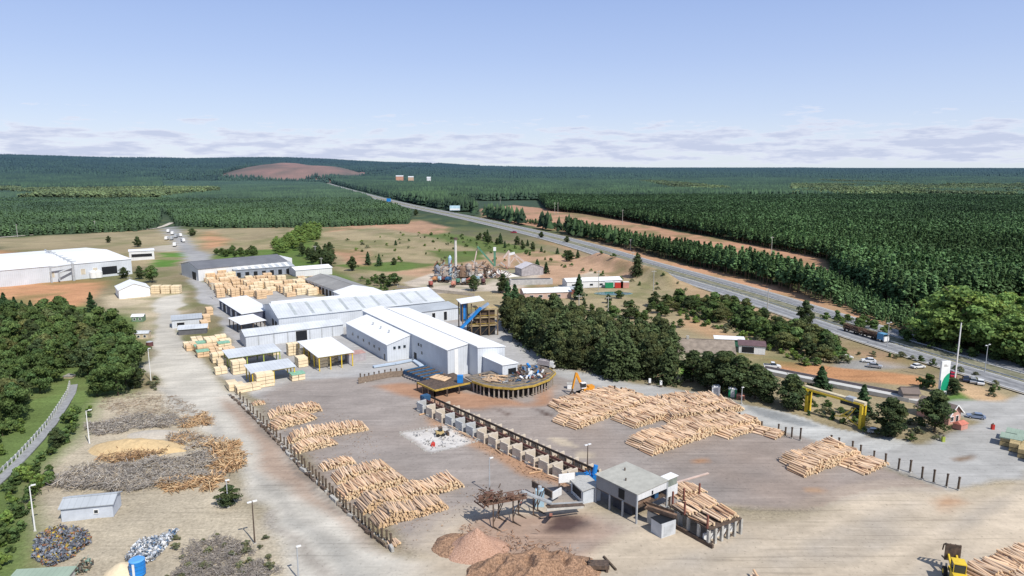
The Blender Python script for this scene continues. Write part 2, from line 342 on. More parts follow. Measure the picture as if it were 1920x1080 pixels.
# tonal variation: patches, wheel tracks along the yard
ax=rad(33); along=GX*math.cos(ax)+GY*math.sin(ax); across=-GX*math.sin(ax)+GY*math.cos(ax)
trk=vnoise(along/22,across/2.2,1,12)+.6*vnoise(along/40,across/1.1+3,1,13)
ybin=np.isin(CLS,[1,2,3,4]); tint=1+.10*n1+.06*n2+.05*n3+np.where(ybin,.075*trk,.05*n2)
C*=tint[...,None]
warm=np.clip(vnoise(GX,GY,35,31)+.5*vnoise(GX,GY,9,32)-.15,0,1)[...,None]
yard=(CLS==3)[...,None]; C=np.where(yard,C*(1-warm*.35)+np.array((.33,.24,.18))*warm*.35,C)
sandm=(CLS==4)[...,None]; g2=np.clip(vnoise(along/30,across/5,1,33)+.3*n3,0,1)[...,None]; C=np.where(sandm,C*(1-g2*.55)+np.array((.29,.27,.245))*g2*.55,C)
grn=np.clip(1.3*vnoise(GX,GY,26,34)+.8*vnoise(GX,GY,7,35)+.05,0,1)[...,None]; gm=((CLS==0)&(R_>250)&(R_<1100))[...,None]
C=np.where(gm,C*(1-grn*.62)+np.array((.13,.145,.055))*grn*.62,C)
SD=GX-np.interp(GY,HWI[:,1],HWI[:,0]); wb=np.clip((HD-15)/3,0,1)*np.clip((34+8*vnoise(GX,GY,25,71)-HD)/8,0,1)*np.clip((GY-215)/40,0,1)*np.clip((700-GY)/60,0,1)
wr=(wb*np.where(SD>0,.95,.45)*np.clip(.75+.6*vnoise(GX,GY,18,72),0,1))[...,None]; C=C*(1-wr)+np.array((.47,.27,.165))*wr
C=np.clip(C,.01,.9)
GZ=GZ+np.where((CLS==0)&(R_<900),.25*n3+.3*n2,0)*np.clip((HD-20)/30,0,1)*.6
def groundmat(name,scale,bump):
    m,nt,b=newmat(name); N=nt.nodes; b.inputs['Roughness'].default_value=.95; b.inputs['Specular IOR Level'].default_value=.1
    at=N.new('ShaderNodeAttribute'); at.attribute_name='Col'; g=N.new('ShaderNodeNewGeometry')
    def nz(s,d,lo,hi,st=None):
        mp=N.new('ShaderNodeMapping'); link(nt,g.outputs['Position'],mp.inputs[0])
        if st: mp.inputs['Rotation'].default_value=(0,0,-rad(33)); mp.inputs['Scale'].default_value=st
        n=N.new('ShaderNodeTexNoise'); n.inputs['Scale'].default_value=s; n.inputs['Detail'].default_value=d; n.inputs['Roughness'].default_value=.7; link(nt,mp.outputs[0],n.inputs['Vector'])
        r=N.new('ShaderNodeMapRange'); r.inputs[1].default_value=.3; r.inputs[2].default_value=.7; r.inputs[3].default_value=lo; r.inputs[4].default_value=hi; link(nt,n.outputs[0],r.inputs[0]); return r.outputs[0],n.outputs[0]
    a,h=nz(scale,8,1-bump*.6,1+bump*.6); b2,_=nz(.09,5,.88,1.12); c,_=nz(.5,5,.92,1.08,(.12,1,1))
    m1=N.new('ShaderNodeMath'); m1.operation='MULTIPLY'; link(nt,a,m1.inputs[0]); link(nt,b2,m1.inputs[1])
    m2=N.new('ShaderNodeMath'); m2.operation='MULTIPLY'; link(nt,m1.outputs[0],m2.inputs[0]); link(nt,c,m2.inputs[1])
    def thr(s,lo,hi,a_,b_,st=None):
        mp=N.new('ShaderNodeMapping'); link(nt,g.outputs['Position'],mp.inputs[0])
        if st: mp.inputs['Rotation'].default_value=(0,0,-rad(36)); mp.inputs['Scale'].default_value=st
        n=N.new('ShaderNodeTexNoise'); n.inputs['Scale'].default_value=s; n.inputs['Detail'].default_value=3; link(nt,mp.outputs[0],n.inputs['Vector'])
        r=N.new('ShaderNodeMapRange'); r.inputs[1].default_value=lo; r.inputs[2].default_value=hi; r.inputs[3].default_value=a_; r.inputs[4].default_value=b_; link(nt,n.outputs[0],r.inputs[0]); return r.outputs[0]
    for q_ in (thr(1.5,.62,.70,1,.72),thr(.55,.60,.64,1,.84,(.06,1.6,1)),thr(.35,.60,.66,1,1.14,(.05,1.3,1))):
        m3=N.new('ShaderNodeMath'); m3.operation='MULTIPLY'; link(nt,m2.outputs[0],m3.inputs[0]); link(nt,q_,m3.inputs[1]); m2=m3
    v=N.new('ShaderNodeVectorMath'); v.operation='SCALE'; link(nt,at.outputs['Color'],v.inputs[0]); link(nt,m2.outputs[0],v.inputs['Scale'])
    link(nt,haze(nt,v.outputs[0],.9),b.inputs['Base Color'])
    bp=N.new('ShaderNodeBump'); bp.inputs['Strength'].default_value=.5; bp.inputs['Distance'].default_value=.12*bump*3; link(nt,h,bp.inputs['Height']); link(nt,bp.outputs[0],b.inputs['Normal'])
    return m
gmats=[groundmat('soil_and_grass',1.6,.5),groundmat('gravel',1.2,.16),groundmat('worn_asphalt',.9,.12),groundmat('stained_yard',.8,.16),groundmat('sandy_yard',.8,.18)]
ny,nx=GX.shape; idx=np.arange(nx*ny).reshape(ny,nx)
quads=np.stack([idx[:-1,:-1],idx[:-1,1:],idx[1:,1:],idx[1:,:-1]],-1).reshape(-1,4)
fc=CLS[:-1,:-1].ravel()
VV=np.stack([GX,GY,GZ],-1).reshape(-1,3); CC=C.reshape(-1,3)
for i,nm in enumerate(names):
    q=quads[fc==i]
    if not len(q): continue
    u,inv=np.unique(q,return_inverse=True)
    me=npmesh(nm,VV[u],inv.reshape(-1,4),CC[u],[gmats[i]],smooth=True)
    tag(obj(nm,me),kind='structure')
# ------------------------------------------------------------ highway carriageways
def ribbon(name,line,off,w,z,m,zfun=True,kind='structure'):
    V=[];F=[]
    L=[Vector(p) for p in line]
    for i,p in enumerate(L):
        t=(L[min(i+1,len(L)-1)]-L[max(i-1,0)]).normalized(); n=Vector((-t.y,t.x))
        for o in (off-w/2,off+w/2):
            q=p+n*o; V.append((q.x,q.y,z))
    for i in range(len(L)-1): F.append((2*i,2*i+2,2*i+3,2*i+1))
    mb=MB(); mb.add(V,F,m); o=mb.build(name)
    if kind: tag(o,kind=kind)
    return o
hwm=M('highway_asphalt',(.25,.255,.265),.9,.28,.35)
med=M('median_gravel',(.13,.15,.09),.95,.4,.3,rgb2=(.30,.28,.20)); shoulder=M('shoulder_gravel',(.42,.38,.31),.95,.2,.3)
ribbon('road_shoulder',HW,0,32.5,.35,shoulder); ribbon('median',HW,0,9,.40,med)
ribbon('highway',HW,-10,11,.44,hwm); ribbon('highway',HW,10,11,.44,hwm)
linem=M('road_marking_white',(.7,.7,.68),.7,.1)
for off in (-11.6,-8.2,8.2,11.6): ribbon('worn_lane',HW,off,1.6,.45,M('lane_wear',(.19,.195,.205),.9,.25,.4))
for off in (-14.6,-5.2,5.2,14.6): ribbon('road_marking',HW,off,.28,.46,linem)
gr=MB()
for off in (-4.2,4.2):
    L=[Vector(p) for p in HW if p[1]<620]
    prev=None
    for i,p in enumerate(L):
        t=(L[min(i+1,len(L)-1)]-L[max(i-1,0)]).normalized(); q=p+Vector((-t.y,t.x))*off; q=Vector((q.x,q.y,1.05))
        if prev: gr.bar(prev,q,.12,.35,galv)
        gr.bar(q-Vector((0,0,.7)),q,.12,.12,galv); prev=q
tag(gr.build('guardrail'),'pair of galvanised guard rails along the median of the highway','guardrail')
# ------------------------------------------------------------ trees
def leaf_quads(cent,nrm,size,rng,asp=1.0):
    n=len(cent); r=rng.normal(size=(n,3)); a=np.cross(nrm,r); a/=np.linalg.norm(a,axis=1)[:,None]+1e-9
    b=np.cross(nrm,a); b/=np.linalg.norm(b,axis=1)[:,None]+1e-9
    s=size[:,None]; v=np.stack([cent-a*s-b*s*.45*asp,cent+a*s-b*s*.45*asp,cent+a*s*.8+b*s*.5*asp,cent-a*s*.8+b*s*.5*asp],1).reshape(-1,3)
    return v,np.arange(4*n).reshape(-1,4)
def crown_round(seed,nclump=26,per=70,h=1.0,wid=.5,base=.18,lsz=.045,topheavy=.5,ragged=.28):
    "unit-height broad crown: leaf clumps spread through an uneven volume"
    g=np.random.default_rng(seed); cs=[];ns=[];co=[]
    for k in range(nclump):
        t=g.random()**.8; z=base+(1-base-.1)*t; rr=wid*(math.sin(PI*min(1,(t*.85+.18)))**.7)*(1+ragged*g.normal())
        an=g.random()*2*PI; rad_=rr*(g.random()**.45)*.8; c=np.array([math.cos(an)*rad_,math.sin(an)*rad_,z])
        cr=(.10+.10*g.random())*(1.1-.4*t)*wid/.4
        d=g.normal(size=(per,3)); d/=np.linalg.norm(d,axis=1)[:,None]; d[:,2]=np.where(g.random(per)<.7,np.abs(d[:,2]),d[:,2])
        p=c+d*cr*(.65+.45*g.random((per,1)))*np.array([1,1,.75]); nn=d+.5*g.normal(size=(per,3))
        cs.append(p);ns.append(nn)
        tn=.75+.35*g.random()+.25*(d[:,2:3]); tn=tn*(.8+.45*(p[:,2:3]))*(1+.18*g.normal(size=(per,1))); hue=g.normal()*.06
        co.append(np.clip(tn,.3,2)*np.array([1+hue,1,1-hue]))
    cs=np.concatenate(cs);ns=np.concatenate(ns);ns/=np.linalg.norm(ns,axis=1)[:,None];co=np.concatenate(co)
    v,f=leaf_quads(cs,ns,lsz*(.6+.8*g.random(len(cs))),g,1.3)
    return v,f,np.repeat(co,4,0)
def crown_cone(seed,n=700,wid=.22,base=.1,lsz=.04,pw=.8,ragged=.2,tip=.97):
    g=np.random.default_rng(seed); nb=max(12,n//14); cs=[];ns=[];co=[]
    for k in range(nb):
        t=(k+.5)/nb; z=base+(tip-base)*t; L=wid*((1-t)**pw)*(1+ragged*g.normal()); an=k*2.4+g.random(); m=n//nb
        s=g.random(m)**.6; r=L*s; dr=.15*L*g.normal(size=m)
        x=math.cos(an)*r-math.sin(an)*dr; y=math.sin(an)*r+math.cos(an)*dr; zz=z-L*.25*s+.02*g.normal(size=m)+.06*L*s*s
        cs.append(np.stack([x,y,zz],1)); ns.append(np.stack([math.cos(an)*.6+.4*g.normal(size=m),math.sin(an)*.6+.4*g.normal(size=m),.8+.3*g.normal(size=m)],1))
        tn=(.45+.5*s+.62*t)*(1+.15*g.normal(size=m))*(1+.15*g.normal()); co.append(np.clip(tn,.3,2)[:,None]*np.ones(3))  # sunlit tips and outer sides painted in: tint rises outward and upward
    cs=np.concatenate(cs);ns=np.concatenate(ns);ns/=np.linalg.norm(ns,axis=1)[:,None];co=np.concatenate(co)
    v,f=leaf_quads(cs,ns,lsz*(.6+.8*g.random(len(cs))),g,1.4)
    return v,f,np.repeat(co,4,0)
def trunk_mesh(name,seed,h=1.0,r=.02,limbs=6,zt=.75):
    g=random.Random(seed); mb=MB(); a=Vector((0,0,-.03)); ps=[a]
    for k in range(1,5): ps.append(Vector((g.uniform(-.012,.012)*k,g.uniform(-.012,.012)*k,zt*k/4)))
    for k in range(4): mb.tube(ps[k],ps[k+1],r*(1-k*.2),r*(1-(k+1)*.2),7)
    for k in range(limbs):
        q=ps[1].lerp(ps[4],g.random()); an=g.random()*2*PI; L=g.uniform(.12,.28)
        mb.tube(q,q+Vector((math.cos(an)*L,math.sin(an)*L,L*.7)),r*.45,r*.15,5)
    return mb.mesh(name,barkm)
KINDS={}
def kind(key,fn,nv,mat,tr,**kw):
    L=[]
    for i in range(nv):
        v,f,c=fn(100*len(KINDS)+i+1,**kw); L.append((npmesh('crown_'+key,v,f,c,[mat]),trunk_mesh('trunk_'+key,i,r=tr)))
    KINDS[key]=L
lf_dark=leafmat('leaf_dark',(.066,.092,.038)); lf_mid=leafmat('leaf_mid',(.088,.135,.044)); lf_br=leafmat('leaf_bright',(.15,.22,.055),.2)
lf_pine=leafmat('needle_dark',(.045,.085,.036)); lf_yp=leafmat('leaf_yellow_green',(.17,.25,.07),.2); lf_grey=leafmat('leaf_grey_green',(.15,.16,.09),.25); lf_brown=leafmat('leaf_bronze',(.115,.13,.05),.2)
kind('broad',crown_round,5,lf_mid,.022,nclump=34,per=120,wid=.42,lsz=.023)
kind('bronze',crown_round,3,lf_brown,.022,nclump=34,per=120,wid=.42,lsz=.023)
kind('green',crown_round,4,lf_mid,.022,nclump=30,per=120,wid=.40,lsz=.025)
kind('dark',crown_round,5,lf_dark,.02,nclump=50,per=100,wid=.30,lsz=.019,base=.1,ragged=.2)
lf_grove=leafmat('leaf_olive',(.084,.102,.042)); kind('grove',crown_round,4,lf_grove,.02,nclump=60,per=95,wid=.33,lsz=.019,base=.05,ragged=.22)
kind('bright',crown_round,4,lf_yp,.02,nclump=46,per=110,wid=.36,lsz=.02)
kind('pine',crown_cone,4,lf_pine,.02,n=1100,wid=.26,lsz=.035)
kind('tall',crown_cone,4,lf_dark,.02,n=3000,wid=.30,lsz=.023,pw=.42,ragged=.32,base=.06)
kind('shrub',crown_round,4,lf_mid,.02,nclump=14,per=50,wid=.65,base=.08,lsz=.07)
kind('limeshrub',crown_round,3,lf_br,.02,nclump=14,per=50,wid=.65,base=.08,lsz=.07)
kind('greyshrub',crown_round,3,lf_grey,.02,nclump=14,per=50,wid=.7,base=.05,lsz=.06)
CNT=[0]
TREES=[]
RAIL=[P(*a_) for a_ in [(131,722),(127,738),(112,762),(90,795),(60,830),(30,862),(-10,900),(-60,945)]]
def tree(kindkey,x,y,h,label,group=None,wide=1.0,name='tree',cat='tree'):
    g=random; L=KINDS[kindkey]
    if float(line_dist(np.array([x]),np.array([y]),RAIL)[0])<h*.3+4.0: return
    TREES.append((kindkey,g.randrange(len(L)),x,y,h,label,group,wide*g.uniform(.9,1.12),name,cat,g.random()*6.28,group is None))
def plant_trees():
    def seen(t):
        x,y,h=t[2],t[3],t[4]; d_=y*math.cos(PT)+CH*math.sin(PT); px=960+FPX*x/d_; py,_=(540-FPX*(y*math.sin(PT)-CH*math.cos(PT))/d_),0
        m_=FPX*h*.5/d_; inn=(-m_<px<1920+m_) and (py-2*m_<1080)
        return (FPX*h/d_)*(1 if inn else .0)+(1000 if t[11] and inn else 0)
    tr=sorted([t for t in TREES if t[8]=='tree'],key=seen,reverse=True); sh=[t for t in TREES if t[8]!='tree']; sh=sorted(sh,key=seen,reverse=True)
    for t in tr[:288]+sh[:290]:
        c,k=KINDS[t[0]][t[1]]; z=float(height(np.array([t[2]]),np.array([t[3]]))[0])-.1
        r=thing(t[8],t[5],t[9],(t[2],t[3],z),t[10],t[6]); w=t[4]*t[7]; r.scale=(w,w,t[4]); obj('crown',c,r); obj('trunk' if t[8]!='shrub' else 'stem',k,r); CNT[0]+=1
    for nm,rest,lab in (('trees',tr[288:],'smaller trees filling the woods and belts between the larger ones'),('shrubs',sh[290:],'smaller shrubs between the larger ones')):
        if not rest: continue
        vs=[];fs=[];cs=[];b=0;mats=[];mi=[]
        for t in rest:
            c=KINDS[t[0]][t[1]][0]; n=len(c.vertices); v=np.empty(n*3,np.float32); c.vertices.foreach_get('co',v); v=v.reshape(-1,3); cc=np.empty(n*4,np.float32); c.color_attributes['Col'].data.foreach_get('color',cc); cc=cc.reshape(-1,4)[:,:3]
            f=np.arange(n).reshape(-1,4)
            w=t[4]*t[7]; ca,sa=math.cos(t[10]),math.sin(t[10]); z=float(height(np.array([t[2]]),np.array([t[3]]))[0])-.1
            vs.append(np.stack([(v[:,0]*ca-v[:,1]*sa)*w+t[2],(v[:,0]*sa+v[:,1]*ca)*w+t[3],v[:,2]*t[4]+z],1)); fs.append(f+b); cs.append(cc*random.uniform(.8,1.2)); b+=n
            m=c.materials[0]
            if m not in mats: mats.append(m)
            mi.append(np.full(len(f),mats.index(m)))
        tag(obj(nm,npmesh(nm,np.concatenate(vs),np.concatenate(fs),np.concatenate(cs),mats,mi=np.concatenate(mi))),lab,nm,kind='stuff')
def scatter(poly,spacing,seed,jit=.45,excl=None):
    wp=PP(poly); a=np.array(wp); g=random.Random(seed); out=[]
    x0,y0=a.min(0); x1,y1=a.max(0); ny_=int((y1-y0)/spacing)+1; nx_=int((x1-x0)/spacing)+1
    for j in range(ny_):
        for i in range(nx_):
            x=x0+(i+.5*(j%2))*spacing+g.uniform(-jit,jit)*spacing; y=y0+j*spacing*.87+g.uniform(-jit,jit)*spacing
            if inside(np.array([x]),np.array([y]),wp)[0] and abs(x)<.86*y+25: out.append((x,y))
    return out
# left wood
for x,y in scatter([(-60,585),(60,590),(150,610),(210,640),(250,690),(272,722),(235,745),(180,752),(150,728),(125,705),(40,790),(-40,860),(-120,850)],8.0,1):
    k=random.choice(['broad','broad','green','green','bronze','dark','dark']); tree(k,x,y,random.uniform(8.5,13.5),
      {'broad':'mid green broad-crowned tree in the dense wood left of the gravel road','green':'mid green broad-crowned tree in the dense wood left of the gravel road','bronze':'olive bronze broad-crowned tree in the dense wood left of the gravel road','dark':'dark green narrow-crowned tree in the dense wood left of the gravel road'}[k],'trees of the left wood')
for px,py,h in [(190,640,15),(215,650,16),(230,662,14),(205,672,13)]: tree('green',*P(px,py),h,'tall fresh green tree at the edge of the left wood beside the white tent hall','tall trees at the wood edge',.8)
for px,py,h in [(10,590,11),(30,596,10),(60,598,9),(85,598,8),(172,585,10),(5,610,12),(45,604,10)]: tree('pine',*P(px,py),h,'dark pointed conifer along the top of the left wood','conifers of the left wood',1.1)
# bottom-left greenery
for x,y in scatter([(-80,860),(60,780),(125,765),(175,745),(200,760),(150,810),(105,860),(85,960),(55,1010),(0,1090),(-120,1060)],3.7,2):
    k=random.choice(['shrub','limeshrub','shrub']); tree(k,x,y,random.uniform(1.2,3.6),'bushy green shrub on the slope at the lower left beside the railing' if k=='shrub' else 'light green shrub on the slope at the lower left beside the railing','shrubs on the lower left slope',name='shrub',cat='shrub')
tree('dark',*P(108,838),5.5,'dark rounded bush behind the lamp post left of the brush piles',None,1.4,'shrub','shrub')
tree('dark',*P(430,948),5.0,'lone dark green tree standing by the gravel road left of the lamp post',None,1.5)
# dark row behind the yard
row=scatter([(955,628),(1000,652),(1045,688),(1120,706),(1200,718),(1268,722),(1285,690),(1250,660),(1150,645),(1060,620),(985,596),(945,600)],6.8,3,.3)
for x,y in row: tree(random.choice(['tall','grove','grove']),x,y,random.uniform(12.5,16),'tall dense dark green tree in the thick row behind the log yard','tall dark tree row',1.0)
for px,py,h in [(965,600,17),(952,578,14)]: tree('pine',*P(px,py),h,'tall pointed conifer at the head of the dark tree row','conifers heading the row',1.1)
for px,py,h in [(1325,728,13),(1352,735,14),(1385,742,14),(1415,748,12),(1435,752,10),(1300,715,11),(1365,722,12)]: tree('dark',*P(px,py),h,'dark round tree in the clump behind the portable cabins','clump behind the cabins',1.35)
tree('dark',*P(1483,765),11,'dark broad tree between the clump of trees and the yellow gantry',None,1.45)
tree('pine',*P(1538,738),9,'bushy conifer directly behind the left end of the yellow gantry',None,1.6)
tree('pine',*P(1616,780),9.5,'slender conifer behind the right leg of the yellow gantry',None,1.2)
tree('dark',*P(1667,818),11,'wide dark round tree right of the yellow gantry',None,1.55)
tree('dark',*P(1752,810),12.5,'dark tall rounded tree beside the brown-roofed gatehouse',None,1.2)
tree('dark',*P(1785,738),5.5,'round clipped dark bush right of the green and white totem sign',None,1.7,'shrub','shrub')
tree('shrub',*P(1738,728),5,'dark green shrub left of the green and white totem sign',None,1,'shrub','shrub')
# verge shrubs under the gantry and around
for x,y in scatter([(1420,755),(1500,775),(1560,790),(1640,818),(1700,828),(1760,825),(1740,800),(1700,790),(1600,775),(1520,745),(1440,740)],4.2,5): tree(random.choice(['greyshrub','shrub']),x,y,random.uniform(1.2,2.4),'low scrubby shrub on the verge under the yellow gantry','verge shrubs',name='shrub',cat='shrub')
# park scrub between plant and highway
for x,y in scatter([(1240,560),(1320,560),(1400,585),(1500,625),(1580,655),(1560,685),(1500,680),(1400,630),(1300,590),(1220,578)],6.6,6):
    k=random.choice(['green','dark','bronze','shrub']); tree(k,x,y,random.uniform(4.5,9),'green scrub tree in the belt between the park and the highway' if k!='bronze' else 'olive scrub tree in the belt between the park and the highway','scrub belt trees',1.25)
for x,y in scatter([(1230,545),(1330,560),(1420,590),(1520,628),(1600,660),(1590,690),(1500,688),(1390,640),(1280,600)],5.5,53): tree(random.choice(['shrub','limeshrub','greyshrub']),x,y,random.uniform(1.5,3.5),'bushy undergrowth shrub in the belt between the park and the highway','belt undergrowth',name='shrub',cat='shrub')
for px,py,h,k,w,l in [(1508,618,14,'dark',.9,'tall dark tree close against the near edge of the highway'),(1552,672,10,'dark',.9,'dark upright tree at the right end of the scrub belt'),
    (1194,523,15,'tall',1.0,'big dark shaggy tree alone on the rise above the park'),(1085,562,14,'pine',1.1,'pointed dark conifer behind the white-roofed house'),(1068,490,9,'dark',1.6,'lone round dark tree on the orange soil near the highway'),
    (1180,597,9,'dark',1.5,'dark round tree in the middle of the park'),(1148,600,7,'green',1.4,'rounded green tree left of the middle of the park'),(1210,604,6,'green',1.3,'small green tree right of the middle of the park'),
    (888,545,10,'dark',1.1,'round olive-dark tree in front of the batching plant yard'),(943,550,12,'dark',1.0,'tall olive-dark tree right of the pale batching plant yard'),(820,508,7,'pine',1.4,'small dark round conifer left of the batching plant chimney'),
    (690,497,10,'pine',1.2,'dark conifer left of the pair below the dry field'),(711,499,9,'pine',1.2,'dark conifer right of the pair below the dry field'),(739,497,6,'dark',1.4,'small dark tree beside the pair of conifers'),(661,508,11,'dark',1.1,'dark bushy tree beside the yard road behind the long grey shed'),
    (718,532,7,'dark',1.5,'round tree left of two on the slope behind the grey hall'),(740,536,8,'green',1.5,'round tree right of two on the slope behind the grey hall'),(742,460,5,'pine',1.4,'tiny dark conifer alone in the dry field'),
    (1007,510,9,'pine',1.3,'dark conifer left of two beside the gravel hopper'),(1024,513,8,'pine',1.2,'dark conifer right of two beside the gravel hopper'),(286,530,11,'green',1.0,'fresh green tree behind the white tent hall'),
    (233,522,8,'dark',1.3,'round dark tree left of two in front of the warehouse corner'),(262,523,9,'dark',1.2,'round dark tree right of two in front of the warehouse corner'),(258,463,10,'dark',1.2,'dark tree behind the warehouse corner'),(204,455,7,'dark',1.2,'small tree on the bank behind the warehouse roof'),(361,443,9,'dark',1.3,'dark tree alone beside the road to the gate'),
    (1240,588,6,'green',1.3,'small tree by the pond path'),(1160,560,5,'green',1.3,'small tree beside the green pond')]:
    tree(k,*P(px,py),h,l,None,w)
for x,y in scatter([(560,480),(600,478),(612,470),(640,505),(600,500)],9,7): tree('dark',x,y,random.uniform(8,12),'dark tree in the clump behind the dark-roofed shed','clump behind the dark shed',1.0)
for x,y in scatter([(500,470),(530,450),(560,432),(600,422),(600,450),(560,470),(520,478)],11,8): tree('bright',x,y,random.uniform(6,10),'bright green tree in the belt at the edge of the dry field','bright belt by the field',1.2)
for x,y in scatter([(400,478),(440,470),(480,472),(480,482),(420,484)],9,9): tree('green',x,y,random.uniform(5,7),'low green tree behind the dark-roofed shed','low trees behind the shed',1.2)
for x,y in scatter([(880,440),(960,455),(1050,475),(1140,495),(1120,497),(1000,475),(900,458)],15,10): tree(random.choice(['dark','pine']),x,y,random.uniform(5,10),'dark tree in the broken line along the near side of the highway','line along the highway',1.2)
for x,y in scatter([(620,530),(700,520),(760,545),(720,560),(650,520)],9,12): tree('shrub',x,y,random.uniform(2,4),'green shrub on the slope behind the grey hall','slope shrubs',name='shrub',cat='shrub')
for x,y in scatter([(1080,590),(1180,560),(1280,600),(1400,660),(1340,650),(1260,640),(1200,620),(1100,610)],17,13): tree('shrub',x,y,random.uniform(1.5,3.5),'small shrub dotted over the dry park grass','park shrubs',name='shrub',cat='shrub')
for x,y in scatter([(1600,655),(1700,670),(1800,690),(1880,728),(1860,745),(1790,700),(1700,680),(1600,665)],5,14): tree(random.choice(['shrub','greyshrub']),x,y,random.uniform(1.2,2.4),'scrubby bush along the fence between parking lot and highway','lot edge bushes',name='shrub',cat='shrub')
for x,y in scatter([(780,428),(900,450),(1060,480),(1160,500),(1100,512),(960,480),(830,460)],20,15): tree('shrub',x,y,random.uniform(1.5,3.5),'low shrub on the grassy strip above the batching plant','grassy strip shrubs',name='shrub',cat='shrub')
for x,y in scatter([(1080,500),(1180,515),(1300,545),(1340,560),(1240,545),(1100,520)],14,16): tree(random.choice(['greyshrub','shrub']),x,y,random.uniform(1.5,3),'grey green bush on the orange bank by the highway','bank bushes',name='shrub',cat='shrub')
for x,y in scatter([(640,450),(760,430),(900,445),(1000,480),(940,500),(800,500),(680,480)],26,51): tree(random.choice(['shrub','greyshrub','limeshrub']),x,y,random.uniform(1.2,3),'low shrub dotted over the dry field behind the plant','field shrubs',name='shrub',cat='shrub')
for x,y in scatter([(1060,575),(1130,555),(1250,575),(1290,620),(1210,610),(1120,595)],14,52): tree(random.choice(['green','dark','shrub']),x,y,random.uniform(3,5.5),'small round tree in the park between the dark row and the houses','park trees',1.2)
for px,py,h in [(703,385,9),(721,388,11),(733,391,9),(768,400,8),(780,404,10),(1015,446,7),(1063,455,7),(1060,432,6)]: tree('dark',*P(px,py),h,'round dark tree standing right at the highway edge','round highway trees',1.4)
# bottom scrub patch
for x,y in scatter([(330,1000),(420,985),(500,1010),(540,1080),(300,1120),(300,1060)],4,17): tree('greyshrub',x,y,random.uniform(.8,1.8),'low grey dry bush in the patch at the bottom between the tracks','dry bushes at the bottom',name='shrub',cat='shrub')
for x,y in scatter([(265,720),(300,705),(320,725),(280,745)],4.5,18): tree('greyshrub',x,y,random.uniform(1,2.2),'low dusty bush at the wood edge beside the gravel road','dusty bushes',name='shrub',cat='shrub')
# right light green wood
for x,y in scatter([(1735,642),(1770,652),(1830,665),(1940,695),(2050,700),(2050,640),(1900,590),(1780,595),(1740,610)],10,19):
    tree('bright',x,y,random.uniform(13,18),'tall light green broadleaf tree in the wood right of the pines beyond the highway','light green wood',1.25)
for px,py,h in [(1750,648,25),(1790,655,30),(1832,660,27),(1775,640,28),(1865,660,24),(1900,680,22)]: tree('bright',*P(px,py),h*.85,'very tall light green tree rising over the wood beyond the highway','tallest light green trees',1.3)
for x,y in scatter([(1520,590),(1580,612),(1680,640),(1780,665),(1930,700),(1930,680),(1800,650),(1680,620),(1560,590)],6,20): tree('shrub',x,y,random.uniform(2.5,4.5),'dark green bush at the foot of the forest along the highway','bushes at the forest foot',name='shrub',cat='shrub')
plant_trees()
# ------------------------------------------------------------ forests (instanced on points)
def forest(name,label,pts,scales,kinds,wide=1.0,cat='forest'):
    z=height(pts[:,0],pts[:,1]); V=np.column_stack([pts,z-.2])
    me=bpy.data.meshes.new(name); me.vertices.add(len(V)); me.vertices.foreach_set('co',V.astype(np.float32).ravel())
    a=me.attributes.new('sc','FLOAT','POINT'); a.data.foreach_set('value',scales.astype(np.float32))
    o=obj(name,me); tag(o,label,cat,kind='stuff')
    ng=bpy.data.node_groups.new(name,'GeometryNodeTree'); ng.interface.new_socket('Geometry',in_out='INPUT',socket_type='NodeSocketGeometry'); ng.interface.new_socket('Geometry',in_out='OUTPUT',socket_type='NodeSocketGeometry')
    N=ng.nodes; L=ng.links; gi=N.new('NodeGroupInput'); go=N.new('NodeGroupOutput'); ip=N.new('GeometryNodeInstanceOnPoints'); jn=N.new('GeometryNodeJoinGeometry')
    for k in kinds:
        oi=N.new('GeometryNodeObjectInfo'); oi.inputs['Object'].default_value=k; oi.inputs['As Instance'].default_value=True; L.new(oi.outputs['Geometry'],jn.inputs[0])
    L.new(gi.outputs[0],ip.inputs['Points']); L.new(jn.outputs[0],ip.inputs['Instance']); ip.inputs['Pick Instance'].default_value=True
    ri=N.new('FunctionNodeRandomValue'); ri.data_type='INT'; ri.inputs[4].default_value=0; ri.inputs[5].default_value=len(kinds)-1; L.new(ri.outputs[2],ip.inputs['Instance Index'])
    rr=N.new('FunctionNodeRandomValue'); rr.data_type='FLOAT'; rr.inputs[3].default_value=6.283; rr.inputs['Seed'].default_value=5; cx=N.new('ShaderNodeCombineXYZ'); L.new(rr.outputs[1],cx.inputs[2]); L.new(cx.outputs[0],ip.inputs['Rotation'])
    na=N.new('GeometryNodeInputNamedAttribute'); na.data_type='FLOAT'; na.inputs['Name'].default_value='sc'
    sx=N.new('ShaderNodeMath'); sx.operation='MULTIPLY'; sx.inputs[1].default_value=wide; L.new(na.outputs['Attribute'],sx.inputs[0]); cs=N.new('ShaderNodeCombineXYZ'); L.new(sx.outputs[0],cs.inputs[0]); L.new(sx.outputs[0],cs.inputs[1]); L.new(na.outputs['Attribute'],cs.inputs[2]); L.new(cs.outputs[0],ip.inputs['Scale'])
    L.new(ip.outputs[0],go.inputs[0]); md=o.modifiers.new('trees','NODES'); md.node_group=ng; return o
lf_for=leafmat('forest_needles',(.074,.130,.052),.38,True,.15); lf_for2=leafmat('plantation_needles',(.072,.122,.050),.22,True,0); lf_euc=leafmat('eucalyptus_leaf',(.15,.19,.075),.3,True,0)
